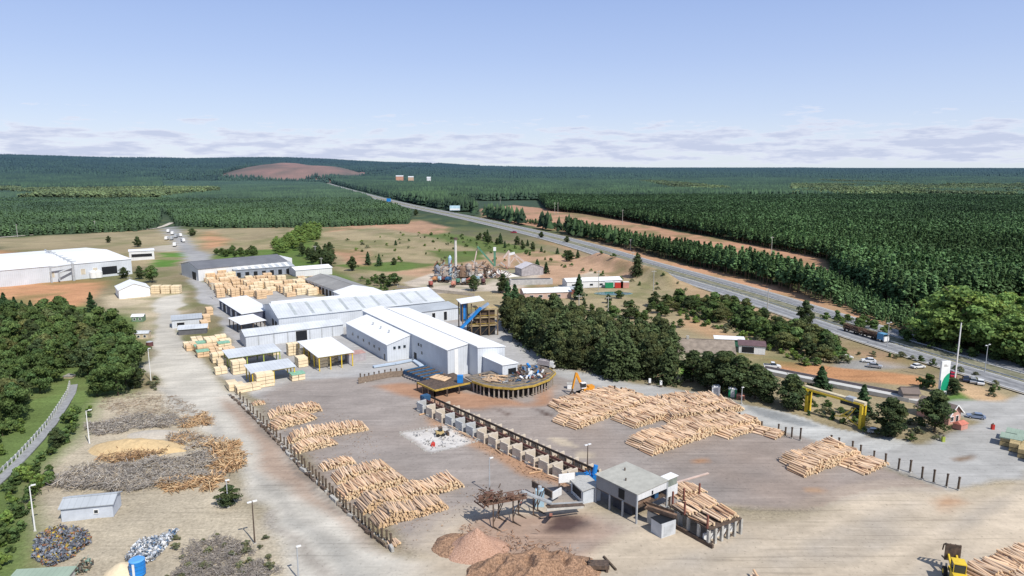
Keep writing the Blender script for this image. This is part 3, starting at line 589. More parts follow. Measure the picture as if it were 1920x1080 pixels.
def proto(nm,fn,mat,nv,trunk=0,**kw):
    out=[]
    for i in range(nv):
        v,f,c=fn(900+i,**kw)
        if trunk:
            k=len(v); tv=[];tf=[]
            for j in range(5):
                t=2*PI*j/5; tv+=[(math.cos(t)*trunk,math.sin(t)*trunk,-.02),(math.cos(t)*trunk*.5,math.sin(t)*trunk*.5,.8)]
            for j in range(5): a=k+2*j; b=k+2*((j+1)%5); tf.append((a,b,b+1,a+1))
            v=np.concatenate([v,tv]); f=np.concatenate([f,tf]); c=np.concatenate([c,np.tile((2.2,.9,1.6),(10,1))])
        out.append(bpy.data.objects.new(nm,npmesh(nm,v,f,c,[mat])))
    return out
pA=proto('pine_tree',crown_cone,lf_for,6,.012,n=380,wid=.155,lsz=.034,base=.33,pw=.8,ragged=.25)
pB=proto('young_pine',crown_cone,lf_for2,4,0,n=220,wid=.26,lsz=.065,base=.12,pw=.7)
def crown_solid(seed,wid=.26,base=.1,tiers=3,sides=7,rag=.25):
    "far trees: ragged stacked cones, closed so they do not go black between leaves"
    g=np.random.default_rng(seed); V=[];F=[];C_=[]
    for k in range(tiers):
        z0=base+(1-base)*k/tiers*.8; z1=min(1,z0+(1-base)/tiers*1.5) if k<tiers-1 else 1.0; r=wid*(1-.8*k/tiers); b=len(V)
        for i in range(sides):
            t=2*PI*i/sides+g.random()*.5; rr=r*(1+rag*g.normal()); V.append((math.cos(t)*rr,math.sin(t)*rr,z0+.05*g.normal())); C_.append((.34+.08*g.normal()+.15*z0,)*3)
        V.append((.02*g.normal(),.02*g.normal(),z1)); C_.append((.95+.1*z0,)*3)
        for i in range(sides): F.append((b+i,b+(i+1)%sides,b+sides,b+sides))
    return np.array(V),np.array(F),np.array(C_)
def proto_solid(nm,mat,nv,**kw):
    out=[]
    for i in range(nv):
        v,f,c=crown_solid(1200+i,**kw); me=npmesh(nm,v,f[:,:3],c,[mat]); out.append(bpy.data.objects.new(nm,me))
    return out
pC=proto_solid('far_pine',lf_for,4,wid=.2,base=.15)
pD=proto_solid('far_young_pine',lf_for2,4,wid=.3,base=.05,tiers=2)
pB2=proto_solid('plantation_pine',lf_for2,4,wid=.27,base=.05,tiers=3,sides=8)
pE=proto('eucalyptus',crown_round,lf_euc,4,.012,nclump=14,per=22,wid=.36,lsz=.07,base=.25)
def gpts(x0,x1,y0,y1,sp,test,jit=.35,rot=0.0):
    xs,ys=np.meshgrid(np.arange(x0,x1,sp),np.arange(y0,y1,sp)); xs=xs.ravel()+RN.uniform(-jit,jit,xs.size)*sp; ys=ys.ravel()+RN.uniform(-jit,jit,ys.size)*sp
    k=(np.abs(xs)<.80*ys+60); xs,ys=xs[k],ys[k]; k=test(xs,ys); return np.column_stack([xs[k],ys[k]])
HWp=[(-6000,14000)]+HW  # right side of the line is the camera's right
def side_right(x,y):
    L=np.array(HW[::-1]); yy=L[:,1]; xx=L[:,0]; o=np.argsort(yy); return x-np.interp(y,yy[o],xx[o])
stripN=PP([(900,400),(1000,421),(1100,443),(1200,466),(1300,487),(1361,499),(1430,517),(1498,536),(1550,566),(1610,594),(1680,617),(1740,640),(1800,640),(1700,590),(1600,540),(1540,504),(1420,480),(1250,450),(1100,427),(960,402),(905,392)])
clear=PP([(890,405),(905,385),(1100,402),(1250,428),(1380,453),(1545,486),(1575,508),(1545,522),(1420,499),(1250,464),(1100,436),(960,412)])
lightw=PP([(1715,640),(1960,700),(2200,720),(2200,600),(1900,570),(1750,585)])
bare2=PP([(835,388),(900,386),(895,374),(840,374)])
Lforest=PP([(-400,460),(-40,446),(120,439),(250,434),(302,427),(318,424),(450,428),(620,426),(765,420),(772,404),(745,392),(690,376),(640,361),(596,350),(560,336),(-500,336)])
gap=PP([(290,436),(335,428),(322,412),(318,404),(300,400),(302,412)])
def tR(x,y):
    k=(side_right(x,y)>26)&(y>300)&~inside(x,y,clear)&~inside(x,y,lightw)&~inside(x,y,bare2)
    nearedge=inside(x,y,PP([(900,402),(1000,425),(1100,448),(1200,473),(1300,500),(1400,524),(1500,553),(1560,583),(1660,612),(1740,640),(1900,660),(2600,800),(3000,300+60),(880,345),(860,378)])); return k&nearedge
def redh(x,y):
    a=math.atan((565-960)/1315); cx,cy=3820*math.sin(a),3820*math.cos(a); return (((x-cx+70*vnoise(x,y,160,61))/300)**2+((y-cy+60*vnoise(x,y,120,62))/560)**2)<1.0
strip=gpts(0,500,280,1200,3.3,lambda x,y:inside(x,y,stripN)&~inside(x,y,clear))
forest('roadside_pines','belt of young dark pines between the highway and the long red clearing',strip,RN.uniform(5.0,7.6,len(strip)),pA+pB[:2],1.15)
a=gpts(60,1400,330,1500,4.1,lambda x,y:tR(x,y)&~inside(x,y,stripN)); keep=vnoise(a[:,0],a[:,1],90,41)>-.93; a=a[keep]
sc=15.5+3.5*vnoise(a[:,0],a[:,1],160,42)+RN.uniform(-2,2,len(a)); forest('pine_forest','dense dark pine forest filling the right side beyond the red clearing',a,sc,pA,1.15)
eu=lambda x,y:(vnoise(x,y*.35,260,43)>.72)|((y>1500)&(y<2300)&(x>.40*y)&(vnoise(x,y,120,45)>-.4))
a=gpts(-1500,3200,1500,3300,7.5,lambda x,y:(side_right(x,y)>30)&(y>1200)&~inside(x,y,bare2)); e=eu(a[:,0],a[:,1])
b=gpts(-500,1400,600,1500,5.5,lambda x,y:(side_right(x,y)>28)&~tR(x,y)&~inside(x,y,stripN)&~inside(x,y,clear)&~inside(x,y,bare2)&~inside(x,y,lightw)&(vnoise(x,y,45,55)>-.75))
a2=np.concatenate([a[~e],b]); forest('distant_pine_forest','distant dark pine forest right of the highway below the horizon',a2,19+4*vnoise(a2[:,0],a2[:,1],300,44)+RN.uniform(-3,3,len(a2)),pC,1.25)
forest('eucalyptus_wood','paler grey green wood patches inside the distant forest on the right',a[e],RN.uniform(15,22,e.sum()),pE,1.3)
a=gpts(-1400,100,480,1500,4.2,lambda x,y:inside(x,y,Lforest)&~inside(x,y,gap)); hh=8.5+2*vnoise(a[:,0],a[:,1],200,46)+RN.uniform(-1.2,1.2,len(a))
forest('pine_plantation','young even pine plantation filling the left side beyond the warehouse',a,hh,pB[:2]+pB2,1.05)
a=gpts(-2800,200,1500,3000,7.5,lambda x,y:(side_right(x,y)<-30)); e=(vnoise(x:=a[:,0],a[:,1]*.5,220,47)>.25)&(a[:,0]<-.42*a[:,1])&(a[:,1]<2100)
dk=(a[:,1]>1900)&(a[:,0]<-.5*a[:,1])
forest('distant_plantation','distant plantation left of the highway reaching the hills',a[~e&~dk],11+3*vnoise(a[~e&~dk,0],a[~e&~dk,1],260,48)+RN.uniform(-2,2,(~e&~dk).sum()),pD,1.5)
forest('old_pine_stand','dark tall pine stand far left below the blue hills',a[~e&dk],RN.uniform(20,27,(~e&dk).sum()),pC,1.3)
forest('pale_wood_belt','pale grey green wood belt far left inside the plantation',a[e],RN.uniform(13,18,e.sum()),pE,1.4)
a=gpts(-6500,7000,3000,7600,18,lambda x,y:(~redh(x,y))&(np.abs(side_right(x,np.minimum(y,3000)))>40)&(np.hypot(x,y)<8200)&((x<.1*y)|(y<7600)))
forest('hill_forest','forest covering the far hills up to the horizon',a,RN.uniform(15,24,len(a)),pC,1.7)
# ------------------------------------------------------------ buildings
def roofslab(mb,pts,t,m):
    "slab over 4 points, top surface on the points"
    v=[(p[0],p[1],p[2]) for p in pts]+[(p[0],p[1],p[2]-t) for p in pts]
    mb.add(v,[(0,1,2,3),(7,6,5,4),(0,4,5,1),(1,5,6,2),(2,6,7,3),(3,7,4,0)],m)
def building(name,label,cat,loc,rz,L,D,h,roof='gx',rise=1.5,wm=None,rm=None,over=.4,z0=0.0,group=None,base=None):
    "box building: x along the front, y to the back; roof gx = ridge along x, gy = ridge along y, mb/mf/ml/mr = single slope"
    r=thing(name,label,cat,(loc[0],loc[1],z0),rz,group); wm=wm or blue_wall; rm=rm or white_roof
    w=MB(); c=[h]*4
    if roof=='mb': c=[h,h,h+rise,h+rise]
    if roof=='mf': c=[h+rise,h+rise,h,h]
    if roof=='ml': c=[h+rise,h,h,h+rise]
    if roof=='mr': c=[h,h+rise,h+rise,h]
    v=[(0,0,0),(L,0,0),(L,D,0),(0,D,0),(0,0,c[0]),(L,0,c[1]),(L,D,c[2]),(0,D,c[3])]
    w.add(v,[(0,1,5,4),(1,2,6,5),(2,3,7,6),(3,0,4,7)],wm)
    s=MB(); o=over; t=.16
    if roof=='gx':
        w.add([(0,0,h),(0,D,h),(0,D/2,h+rise)],[(0,2,1)],wm); w.add([(L,0,h),(L,D,h),(L,D/2,h+rise)],[(0,1,2)],wm)
        k=rise/(D/2); roofslab(s,[(-o,-o,h-k*o+t),(L+o,-o,h-k*o+t),(L+o,D/2,h+rise+t),(-o,D/2,h+rise+t)],t,rm); roofslab(s,[(-o,D/2,h+rise+t),(L+o,D/2,h+rise+t),(L+o,D+o,h-k*o+t),(-o,D+o,h-k*o+t)],t,rm)
        s.box(-o,D/2-.25,h+rise+t-.02,L+o,D/2+.25,h+rise+t+.08,rm)
    elif roof=='gy':
        w.add([(0,0,h),(L,0,h),(L/2,0,h+rise)],[(0,1,2)],wm); w.add([(0,D,h),(L,D,h),(L/2,D,h+rise)],[(0,2,1)],wm)
        k=rise/(L/2); roofslab(s,[(-o,-o,h-k*o+t),(L/2,-o,h+rise+t),(L/2,D+o,h+rise+t),(-o,D+o,h-k*o+t)],t,rm); roofslab(s,[(L/2,-o,h+rise+t),(L+o,-o,h-k*o+t),(L+o,D+o,h-k*o+t),(L/2,D+o,h+rise+t)],t,rm)
    else: roofslab(s,[(-o,-o,c[0]+t),(L+o,-o,c[1]+t),(L+o,D+o,c[2]+t),(-o,D+o,c[3]+t)],t,rm)
    ww=w.build('wall',None,r); s.build('roof',None,r); r['_d']=0; del r['_d']; return r,ww
def opening(par,side,L,D,a,z,w,h,m=None,name='window',frame=None):
    mb=MB(); e=.03; m=m or glass; f=frame or white
    def bx(a0,a1,z0,z1,e0,e1,mm):
        if side=='f': mb.box(a0,-e1,z0,a1,-e0,z1,mm)
        elif side=='b': mb.box(a0,D+e0,z0,a1,D+e1,z1,mm)
        elif side=='l': mb.box(-e1,a0,z0,-e0,a1,z1,mm)
        else: mb.box(L+e0,a0,z0,L+e1,a1,z1,mm)
    bx(a,a+w,z,z+h,.005,.06,m)
    if name!='opening':
        bx(a-.12,a,z-.1,z+h+.1,.005,.12,f); bx(a+w,a+w+.12,z-.1,z+h+.1,.005,.12,f); bx(a,a+w,z+h,z+h+.1,.005,.12,f); bx(a,a+w,z-.1,z,.005,.14,f)
    return mb.build(name,None,par)
def strip_on_roof(par,x0,x1,y0,y1,fz,m,name='skylight'):
    mb=MB(); roofslab(mb,[(x0,y0,fz(x0,y0)+.05),(x1,y0,fz(x1,y0)+.05),(x1,y1,fz(x1,y1)+.05),(x0,y1,fz(x0,y1)+.05)],.04,m); return mb.build(name,None,par)
FA=rad(33.0); FO=P(839,657,9.4)
def FL(x,y,z=0): return (FO[0]+x*math.cos(FA)-y*math.sin(FA),FO[1]+x*math.sin(FA)+y*math.cos(FA),z)
# white sawmill hall
hall=thing('sawmill_hall','long white-roofed sawmill hall with pale blue walls behind the curved log deck','sawmill hall',FL(0,0),FA)
def blk(x0,y0,x1,y1,c,wm,rm,o=.35):
    w=MB(); w.add([(x0,y0,0),(x1,y0,0),(x1,y1,0),(x0,y1,0),(x0,y0,c[0]),(x1,y0,c[1]),(x1,y1,c[2]),(x0,y1,c[3])],[(0,1,5,4),(1,2,6,5),(2,3,7,6),(3,0,4,7)],wm); w.build('wall',None,hall)
    s=MB(); roofslab(s,[(x0-o,y0-o,c[0]+.2),(x1+o,y0-o,c[1]+.2),(x1+o,y1+o,c[2]+.2),(x0-o,y1+o,c[3]+.2)],.18,rm); s.build('roof',None,hall)
blk(0,0,8.2,78,(9.4,10.6,10.6,9.4),blue_wall,white_roof)
blk(-9.6,29,-.02,72,(6.2,8.9,8.9,6.2),blue_wall,white_roof,.3)
blk(8.25,-6,19,73,(10.5,9.3,9.3,10.5),blue_wall,white_roof,.3)
blk(10.2,-18.5,16.0,-6.05,(7.1,6.9,6.9,7.1),blue_wall,white_roof,.3)
for a in (31,36,41,46,52,58,64): 
    mb=MB(); mb.box(-9.7,a,2.6 if a!=31 else 0,-9.62,a+1.1,3.8 if a!=31 else 2.3,glass); mb.box(-9.78,a-.1,3.8,-9.6,a+1.2,3.95,white); mb.build('window' if a!=31 else 'door',None,hall)
for a in (-7.2,-5.3,-3.2): 
    mb=MB(); mb.box(a,28.9,4.2,a+.95,28.97,5.3,glass); mb.box(a-.1,28.88,4.05,a+1.05,28.99,4.19,white); mb.build('window',None,hall)
mb=MB(); mb.box(-.1,24.5,0,-.03,26.6,2.8,dark); mb.build('door',None,hall)
for a,z in ((22,6.0),(20,6.0),(19.5,3.4)):
    mb=MB(); mb.box(-.1,a,z,-.03,a+1.0,z+1.1,glass); mb.build('window',None,hall)
mb=MB(); mb.box(2.6,-.14,.2,4.0,-.02,9.3,white); mb.build('corner_trim',None,hall)
mb=MB(); mb.box(12.4,-18.65,3.7,15.4,-18.52,5.6,dark); mb.build('opening',None,hall)
for a in (40,48,56):
    mb=MB(); mb.tube((-4,a,7.6),(-4,a,8.9),.25,.25,8,galv); mb.tube((-4,a,8.9),(-4,a,9.1),.42,.1,8,galv); mb.build('roof_vent',None,hall)
mb=MB(); mb.box(7.9,-6,10.80,8.5,73,10.95,white); mb.build('ridge_cap',None,hall)
# grey hall with skylights
A=FL(-31.5,93.5); r,w=building('grey_hall','wide light grey hall with skylight strips in its roof behind the white sawmill hall','industrial hall',A,rad(30.3),77,34,7,'gx',3.4,blue_wall,light_roof)
for k in range(9):
    x=7+k*7.6; strip_on_roof(r,x,x+1.3,1.2,15,lambda x,y:7+.16+3.4*y/17,M('skylight_panel',(.36,.39,.40),.5,.2))
mb=MB(); mb.box(.5,16.2,10.4,76.5,17.8,11.2,white_roof2); mb.build('ridge_vent',None,r)
for a in (4,10): opening(r,'l',77,34,a,0,4,4.5,dark,'opening')
# low long building at front
r,w=building('low_hall','long low pale blue building with small pitched roof behind the timber canopies','industrial building',FL(-48.5,77.5),FA,39.5,11,4.7,'gx',1.5,blue_wall,light_roof)
for a in (4.5,10.5,16,25,30,34.5): opening(r,'f',39.5,11,a,.1,.5,4.2,galv,'opening')
opening(r,'f',39.5,11,19.5,0,4.6,4.2,dark,'door')
r,w=building('right_annex','pale grey annex with two dark doorways right of the grey hall','annex',FL(21,78),FA,26,11,5.6,'mb',1.0,blue_wall,grey_roof)
for a in (12,18): opening(r,'f',26,11,a,.5,1.6,4,dark,'door')
r,w=building('white_shed','white-roofed open shed with dark bays beside the grey hall','shed',P(411,562,4.5),rad(-54.5),43,13,4.5,'mb',.6,M('bay_wall',(.10,.11,.16),.8,.2),white_roof2)
for a in (5,13,22,31): opening(r,'f',43,13,a,.2,2.0,3.4,white,'door')
for a in (9,26,37): opening(r,'f',43,13,a,.1,3.0,3.6,dark,'opening')
r,w=building('dark_roof_shed','long white-walled shed with dark grey roof at the far end of the timber yard','shed',P(371,505,7.5),rad(41.5),58,34,7.5,'gx',3.0,white_wall,dark_roof); opening(r,'l',58,34,4,0,8,5,dark,'door')
mb=MB(); mb.box(58.4,6,0,64,28,8.5,white_wall); mb.build('end_block',None,r)
r,w=building('glazed_shed','low grey shed with white roof strips in front of the dark-roofed shed','shed',P(440,522),rad(33),38,24,5.2,'gx',1.6,M('grey_blue_wall',(.25,.28,.33),.8,.3),grey_roof)
for k in range(8): strip_on_roof(r,2.5+k*4.4,4.6+k*4.4,.6,11,lambda x,y:5.2+.17+1.6*y/12,white)
for k in range(7): opening(r,'f',38,24,1.5+k*5.2,.3,2.4,3.2,dark,'opening')
r,w=building('white_annex_roof','low bright white roofed shed right of the glazed shed','shed',P(555,520),rad(33),24,16,4.5,'gx',1.2,white_wall,white_roof)
r,w=building('long_grey_shed','long open-sided shed with weathered grey fibre roof right of the timber stacks','shed',P(572,523,5),rad(-54.6),60,19,5.0,'gx',2.2,M('shed_white_wall',(.55,.55,.55),.8,.15),fibre_roof)
for k in range(11): opening(r,'f',60,19,1.5+k*5.3,.2,3.4,3.6,dark,'opening')
r,w=building('white_gable_hall','white gabled hall roof peeping out behind the grey hall','hall',P(655,560,5.5),rad(33),22,24,5.5,'gy',2.4,white_wall,white_roof)
# warehouse left
wa=P(245,517); wr=rad(180-42)
r,w=building('warehouse','huge white-roofed warehouse with pale blue walls at the left edge','warehouse',P(-5,508,10),rad(47),73,96,10,'gx',2.4,blue_wall,white_roof)
mb=MB()
for k in range(7): mb.tube((38+k*.3,8+k*9,10.8+k*.38),(43,8+k*9,10.8+k*.38),.5,.5,8,galv)
mb.tube((40,4,10.6),(41,70,13.2),.55,.55,8,galv); mb.tube((38,-3,0),(38,-3,11),.8,.8,10,galv); mb.tube((30,-4,1.2),(30,-4,6),.5,.5,8,galv); mb.tube((30,-4,6),(38,-3,8.5),.5,.5,8,galv); mb.tube((26,-3,9.6),(38,-3,10.4),.45,.45,8,galv); mb.tube((26,-3,0),(26,-3,9.6),.45,.45,8,galv)
mb.build('dust_duct',None,r)
for a,w_ in ((26,2.5),(43,2.5),(50,2.5)): opening(r,'f',73,96,a,3,w_,3.5,M('tan_panel',(.5,.45,.36),.8,.2),'window')
opening(r,'f',73,96,55,1.5,9,5,dark,'opening')
rb,w=building('warehouse_annex','small white and dark annex at the right end of the warehouse','annex',P(243,489),rad(28),17,9,7,'mb',.6,white_wall,white_roof2); opening(rb,'f',17,9,1.5,2.5,14,2.4,dark,'window')
for px,py in ((176,522),(186,521)):
    mb=MB(); mb.tube((0,0,.3),(0,0,4.2),2.1,2.1,14,white); mb.tube((0,0,4.2),(0,0,5.2),2.1,.6,14,white); tag(mb.build('silo_tank',None,None,PV(px,py)),'white storage tank against the warehouse front wall','tank','white tanks by the warehouse')
r,w=building('tent_hall','bright white tent-roofed hall with plain gable beside the left wood','tent hall',P(224,561),rad(35),15,17,4.8,'gy',3.0,M('tent_white',(.80,.80,.80),.6,.05),white_roof2)
# sheds by the left lumber
r,w=building('small_grey_shed','small shed with dark sloping roof and pale walls beside the gravel road bend','shed',P(323,616),rad(25),12,7,3.6,'mb',.8,blue_wall,grey_roof); opening(r,'f',12,7,2,1,3,1.4,dark,'window')
r,w=building('open_dark_shed','low shed with upturned grey roof and dark open front by the tarp-covered timber','shed',P(335,629),rad(20),11,5,2.4,'mb',.7,M('shed_dark_wall',(.12,.12,.13),.8,.2),light_roof)
for px,py,l,rm_ in ((247,604,'small green hut with white roof at the edge of the left wood',white_roof),(254,637,'small pale hut with dark windows at the edge of the left wood',light_roof)):
    r,w=building('hut',l,'hut',P(px,py),rad(10),5,3.5,2.5,'gx',.7,M('hut_green',(.14,.22,.14),.8,.2) if rm_ is white_roof else M('hut_tan',(.5,.42,.3),.8,.2),rm_,.25); opening(r,'f',5,3.5,.8,.9,.9,.9); opening(r,'f',5,3.5,3.2,.9,.9,.9)
mb=MB(); mb.tube((0,0,0),(0,0,1.8),1.3,1.3,14,M('maroon_tank',(.12,.05,.05),.6,.3)); mb.tube((0,0,1.8),(0,0,2.1),1.3,.5,14,galv); tag(mb.build('water_tank',None,None,PV(281,649)),'small round dark tank beside the hut on the gravel road','tank')
# bottom-left shed, partly seen roof
r,w=building('long_hut','long grey hut with ribbed metal roof and white front below the brush piles','hut',P(116,979),rad(13),9.4,5.2,2.9,'gx',.9,M('hut_white',(.50,.54,.60),.8,.12),grey_roof,.35)
opening(r,'f',9.4,5.2,6,1.2,.7,.7)
r,w=building('green_roof_hut','hut with pale green roof cut off by the lower left corner','hut',P(10,1128),rad(6),9,4,2.6,'mb',.4,conc,green_roof,.3)
# houses in the park
r,w=building('white_house','long low house with white roof and pink walls behind the dark tree row','house',P(983,562),rad(10),26,12,3.6,'gx',1.3,M('pink_wall',(.50,.36,.30),.85,.15),white_roof)
for a in (3,8,13,18): opening(r,'f',26,12,a,1,2,1.3)
r,w=building('long_white_building','long white building by the green pond in the park','house',P(1063,541),rad(12),34,10,4,'gx',1.2,white_wall,white_roof)
for a in (3,8,14,20,26): opening(r,'f',34,10,a,1.2,2,1.2)
r,w=building('brick_outbuilding','small dark red outbuilding between the two white-roofed houses','outbuilding',P(1042,553),rad(10),12,7,3,'gx',.8,M('red_brick',(.22,.09,.07),.9,.2),grey_roof)
r,w=building('farmhouse','large house with weathered brown pitched roof beside the dark tree row','house',P(1272,675),rad(-10),20,13,3.2,'gx',3.4,M('cream_wall',(.50,.46,.36),.85,.12),M('old_brown_tiles',(.24,.20,.165),.9,.3,.6))
opening(r,'r',20,13,4,1,1.6,1.3); opening(r,'f',20,13,3,1,1.6,1.3)
mb=MB(); mb.box(3,6,5.5,4,7,7.8,conc); mb.build('chimney',None,r)
r,w=building('red_roof_house','small house with brown roof mostly hidden behind the dark tree row','house',P(1172,652),rad(50),12,9,3.5,'gx',2.4,M('cream_wall2',(.50,.46,.36),.85,.12),M('red_tiles',(.28,.16,.12),.9,.3,.6))
r,w=building('white_trailer_hut','white and green site hut behind the brown-roofed farmhouse','hut',P(1340,650),rad(-12),11,4,3.2,'mb',.3,M('green_hut_wall',(.05,.16,.11),.7,.2),white_roof2)
r,w=building('dark_shed','small shed with dark maroon roof and white end wall by the orange field','shed',P(1385,662),rad(-16),9.5,6,3.2,'mb',.5,white_wall,M('maroon_roof',(.13,.08,.085),.8,.25)); opening(r,'f',9.5,6,1,.3,4.5,2.4,dark,'door')
r,w=building('gatehouse','small gatehouse with purple brown gable roof and pink front beside the road','gatehouse',P(1778,797),rad(28),5.5,9,3.0,'gy',2.2,M('pink_front',(.55,.32,.26),.85,.12),brown_roof,.6)
opening(r,'f',5.5,9,.8,.9,1.2,1.2); opening(r,'f',5.5,9,3.2,0,1.1,2.1,dark,'door')
mb=MB()
for s_ in (-.6,5.5): 
    mb.bar((s_ if s_<0 else 6.1,-.65,3-.45+.1),(2.75,-.65,5.45),.12,.3,white)
mb.build('bargeboard',None,r)
r,w=building('brown_kiosk','tiny kiosk with brown roof between the trees right of the gantry','kiosk',P(1693,752),rad(-8),4.5,4,2.6,'gx',1.1,M('kiosk_wall',(.30,.25,.22),.85,.2),brown_roof)
mb=MB(); mb.box(-1.6,-1.1,0,1.6,1.1,1.5,M('pink_box',(.5,.25,.2),.8,.2)); mb.add([(-1.8,-1.3,1.5),(1.8,-1.3,1.5),(1.8,1.3,1.5),(-1.8,1.3,1.5),(-1.4,0,2.2),(1.4,0,2.2)],[(0,1,5,4),(2,3,4,5),(1,2,5),(3,0,4),(3,2,1,0)],M('red_hood',(.5,.17,.12),.7,.2)); tag(mb.build('guard_booth',None,None,PV(1800,803),.5),'low pink booth with red hood in front of the gatehouse','booth')
# ------------------------------------------------------------ timber canopies
def canopy(label,loc,rz,L,D,h,rm,pm,nx_,ny_,slope=.4,back=False):
    r=thing('timber_canopy',label,'canopy',(loc[0],loc[1],0),rz)
    s=MB(); roofslab(s,[(-.6,-.6,h+.2),(L+.6,-.6,h+.2),(L+.6,D+.6,h+.2+slope),(-.6,D+.6,h+.2+slope)],.15,rm); s.build('roof',None,r)
    for i in range(nx_):
        for j in range(ny_):
            if 0<i<nx_-1 and 0<j<ny_-1: continue
            mb=MB(); x=L*i/(nx_-1); y=D*j/(ny_-1); mb.box(x-.16,y-.16,0,x+.16,y+.16,h+.05+slope*y/D,pm); mb.build('post',None,r)
    mb=MB()
    for i in range(nx_): x=L*i/(nx_-1); mb.bar((x,0,h-.2),(x,D,h-.2+slope),.18,.3,pm)
    mb.bar((0,0,h-.2),(L,0,h-.2),.18,.3,pm); mb.build('roof_beam',None,r); return r
def lum(px,py,L,W,H,rz=None,m=None,label='',group='sawn timber stacks',tarp=None,xy=None):
    "a stack of sawn board packs with bearers between the packs"
    x,y=xy if xy else P(px,py); rz=FA if rz is None else rz; r=thing('lumber_stack',label,'lumber stack',(x,y,0),rz,group)
    n=max(1,round(H/1.15)); z=.12; mb=MB(); bm=MB(); g=random
    for k in range(n):
        nn=max(1,round(L/2.4)); 
        for i in range(nn):
            for j in range(max(1,round(W/2.6))):
                if k==n-1 and n>1 and g.random()<.12 and nn>2: continue
                wj=W/max(1,round(W/2.6)); a=i*L/nn+.06+g.uniform(-.05,.05); b=(i+1)*L/nn-.06+g.uniform(-.05,.05); mb.box(a,j*wj+.06+g.uniform(-.08,.08),z,b,(j+1)*wj-.06+g.uniform(-.08,.08),z+1.0+g.uniform(-.04,.02),m or lumber_m)
        for q in (.15,.5,.85): bm.box(.05,W*q,z-.11,L-.05,W*q+.12,z-.01,wood)
        z+=1.14
    mb.build('boards',None,r); bm.build('bearer',None,r)
    if tarp: t=MB(); roofslab(t,[(-.1,-.1,z+.02),(L+.1,-.1,z+.05),(L+.1,W+.1,z+.03),(-.1,W+.1,z+.08)],.3,tarp); t.build('cover',None,r)
    return r
ca=P(598,669,5.2); cb=P(555,640,5.2); d=Vector((cb[0]-ca[0],cb[1]-ca[1])); 
canopy('largest timber canopy with white roof on yellow posts',ca,rad(33),12,24,5.0,white_roof2,yellow,4,5)
canopy('small white-roofed timber canopy beside the grey hall gable',P(430,597,4),rad(-51),16,10,4,white_roof2,wood,4,3)
r3=canopy('left timber canopy with grey roof on yellow posts standing behind the front one',P(431,671,4.6),rad(33),17,10,4.5,light_roof,palegreen,4,3)
r4=canopy('front timber canopy with bluish grey roof on yellow posts',P(473,699,4.4),rad(33),13.5,9,4.3,light_roof,yellow,3,3)
TL='pale sawn timber stack under or beside the yellow-posted canopies'
for px,py,L,W,H in [(437,704,4.6,4,4.2),(482,729,5.6,4.5,4.2),(548,716,4.4,3.4,2.6),(430,735,3,6,2.4),(444,739,3,6,2.4),(459,736,5,3,2.4),(404,704,4,3,2.6),(541,668,4,3,4.2),(505,668,4,3.4,2.8),(480,668,4,3.4,2.8),(458,672,4,3,2.8),(560,690,3.5,5,3.2),(566,674,3,4,3.4),(582,672,3,5,3.6),(590,680,3,5,3.8),(600,690,3,5,3.4),(612,684,3,5,3.6),(604,676,3,5,3.6),(622,680,3,5,3.2)]:
    lum(px,py,L,W,H,label=TL,group='stacks by the canopies',tarp=tarp_g if (px,py)==(548,716) else None)
r,w=building('container_office','rust red and grey container beside the large canopy','container',P(652,681),rad(33),7,4.5,2.9,'mb',.1,M('grey_pink_panel',(.36,.33,.34),.8,.2),M('dusty_red_roof',(.42,.26,.23),.8,.25),.05)
mb=MB(); mb.tube((-2.6,0,1.3),(2.6,0,1.3),1.25,1.25,14,white); mb.box(-2,-.8,0,-1.5,.8,.7,red); mb.box(1.5,-.8,0,2,.8,.7,red); tag(mb.build('fuel_tank',None,None,PV(646,676),FA),'white horizontal tank on red feet between the large canopy and the container','tank')
# lumber yard (orange stacks)
g=random.Random(5)
YL='orange sawn timber stack in the open yard in front of the dark-roofed shed'
for poly,sp,H in [([(372,520),(400,516),(470,545),(510,556),(480,562),(400,560),(370,530)],6.6,(2.4,5)),([(450,520),(520,530),(570,545),(600,553),(540,558),(470,543)],6.6,(2.4,4.5)),([(560,520),(590,528),(640,550),(600,556),(540,545)],7,(2,3.6)),([(378,520),(430,514),(440,526),(390,530)],7,(4,6))]:
    for x,y in scatter(poly,sp,int(H[0]*10),.12): lum(0,0,g.choice([4.4,5.2]),3.6,g.uniform(*H),m=g.choice([lumber_d,lumber_m,lumber_d]),label=YL,group='stacks in the open timber yard',xy=(x,y))
for px in (283,302,321): lum(px,551,4.6,4,4.6,rad(5),label='tall pale timber stack in the row right of the white tent hall',group='three tall stacks')
for x,y in scatter([(342,655),(368,636),(395,636),(445,672),(430,694),(405,688),(365,672)],4.6,33,.15): lum(0,0,4.2,3.4,g.uniform(1.8,3.6),m=g.choice([lumber_d,lumber_m]),label='sawn timber stack with ragged edges between gravel road and grey canopy',group='stacks by the gravel road',xy=(x,y),tarp=tarp_g if g.random()<.12 else None)
for px,py in ((382,606),(388,592),(378,618)): lum(px,py,3,5,3.4,m=lumber_d,label='orange timber stack beside the small grey shed',group='stacks by the small shed')
for px,py in ((1873,835),(1890,846),(1906,858),(1884,826),(1903,838),(1925,868)): lum(px,py,4.6,4,1.9 if py!=835 else 2.3,rad(-40),m=M('aged_board_stack',(.40,.31,.16),.85,.3,2),label='olive brown timber stack at the right edge under green sheeting',group='right edge stacks',tarp=green_roof if py in (826,838,835) else None)
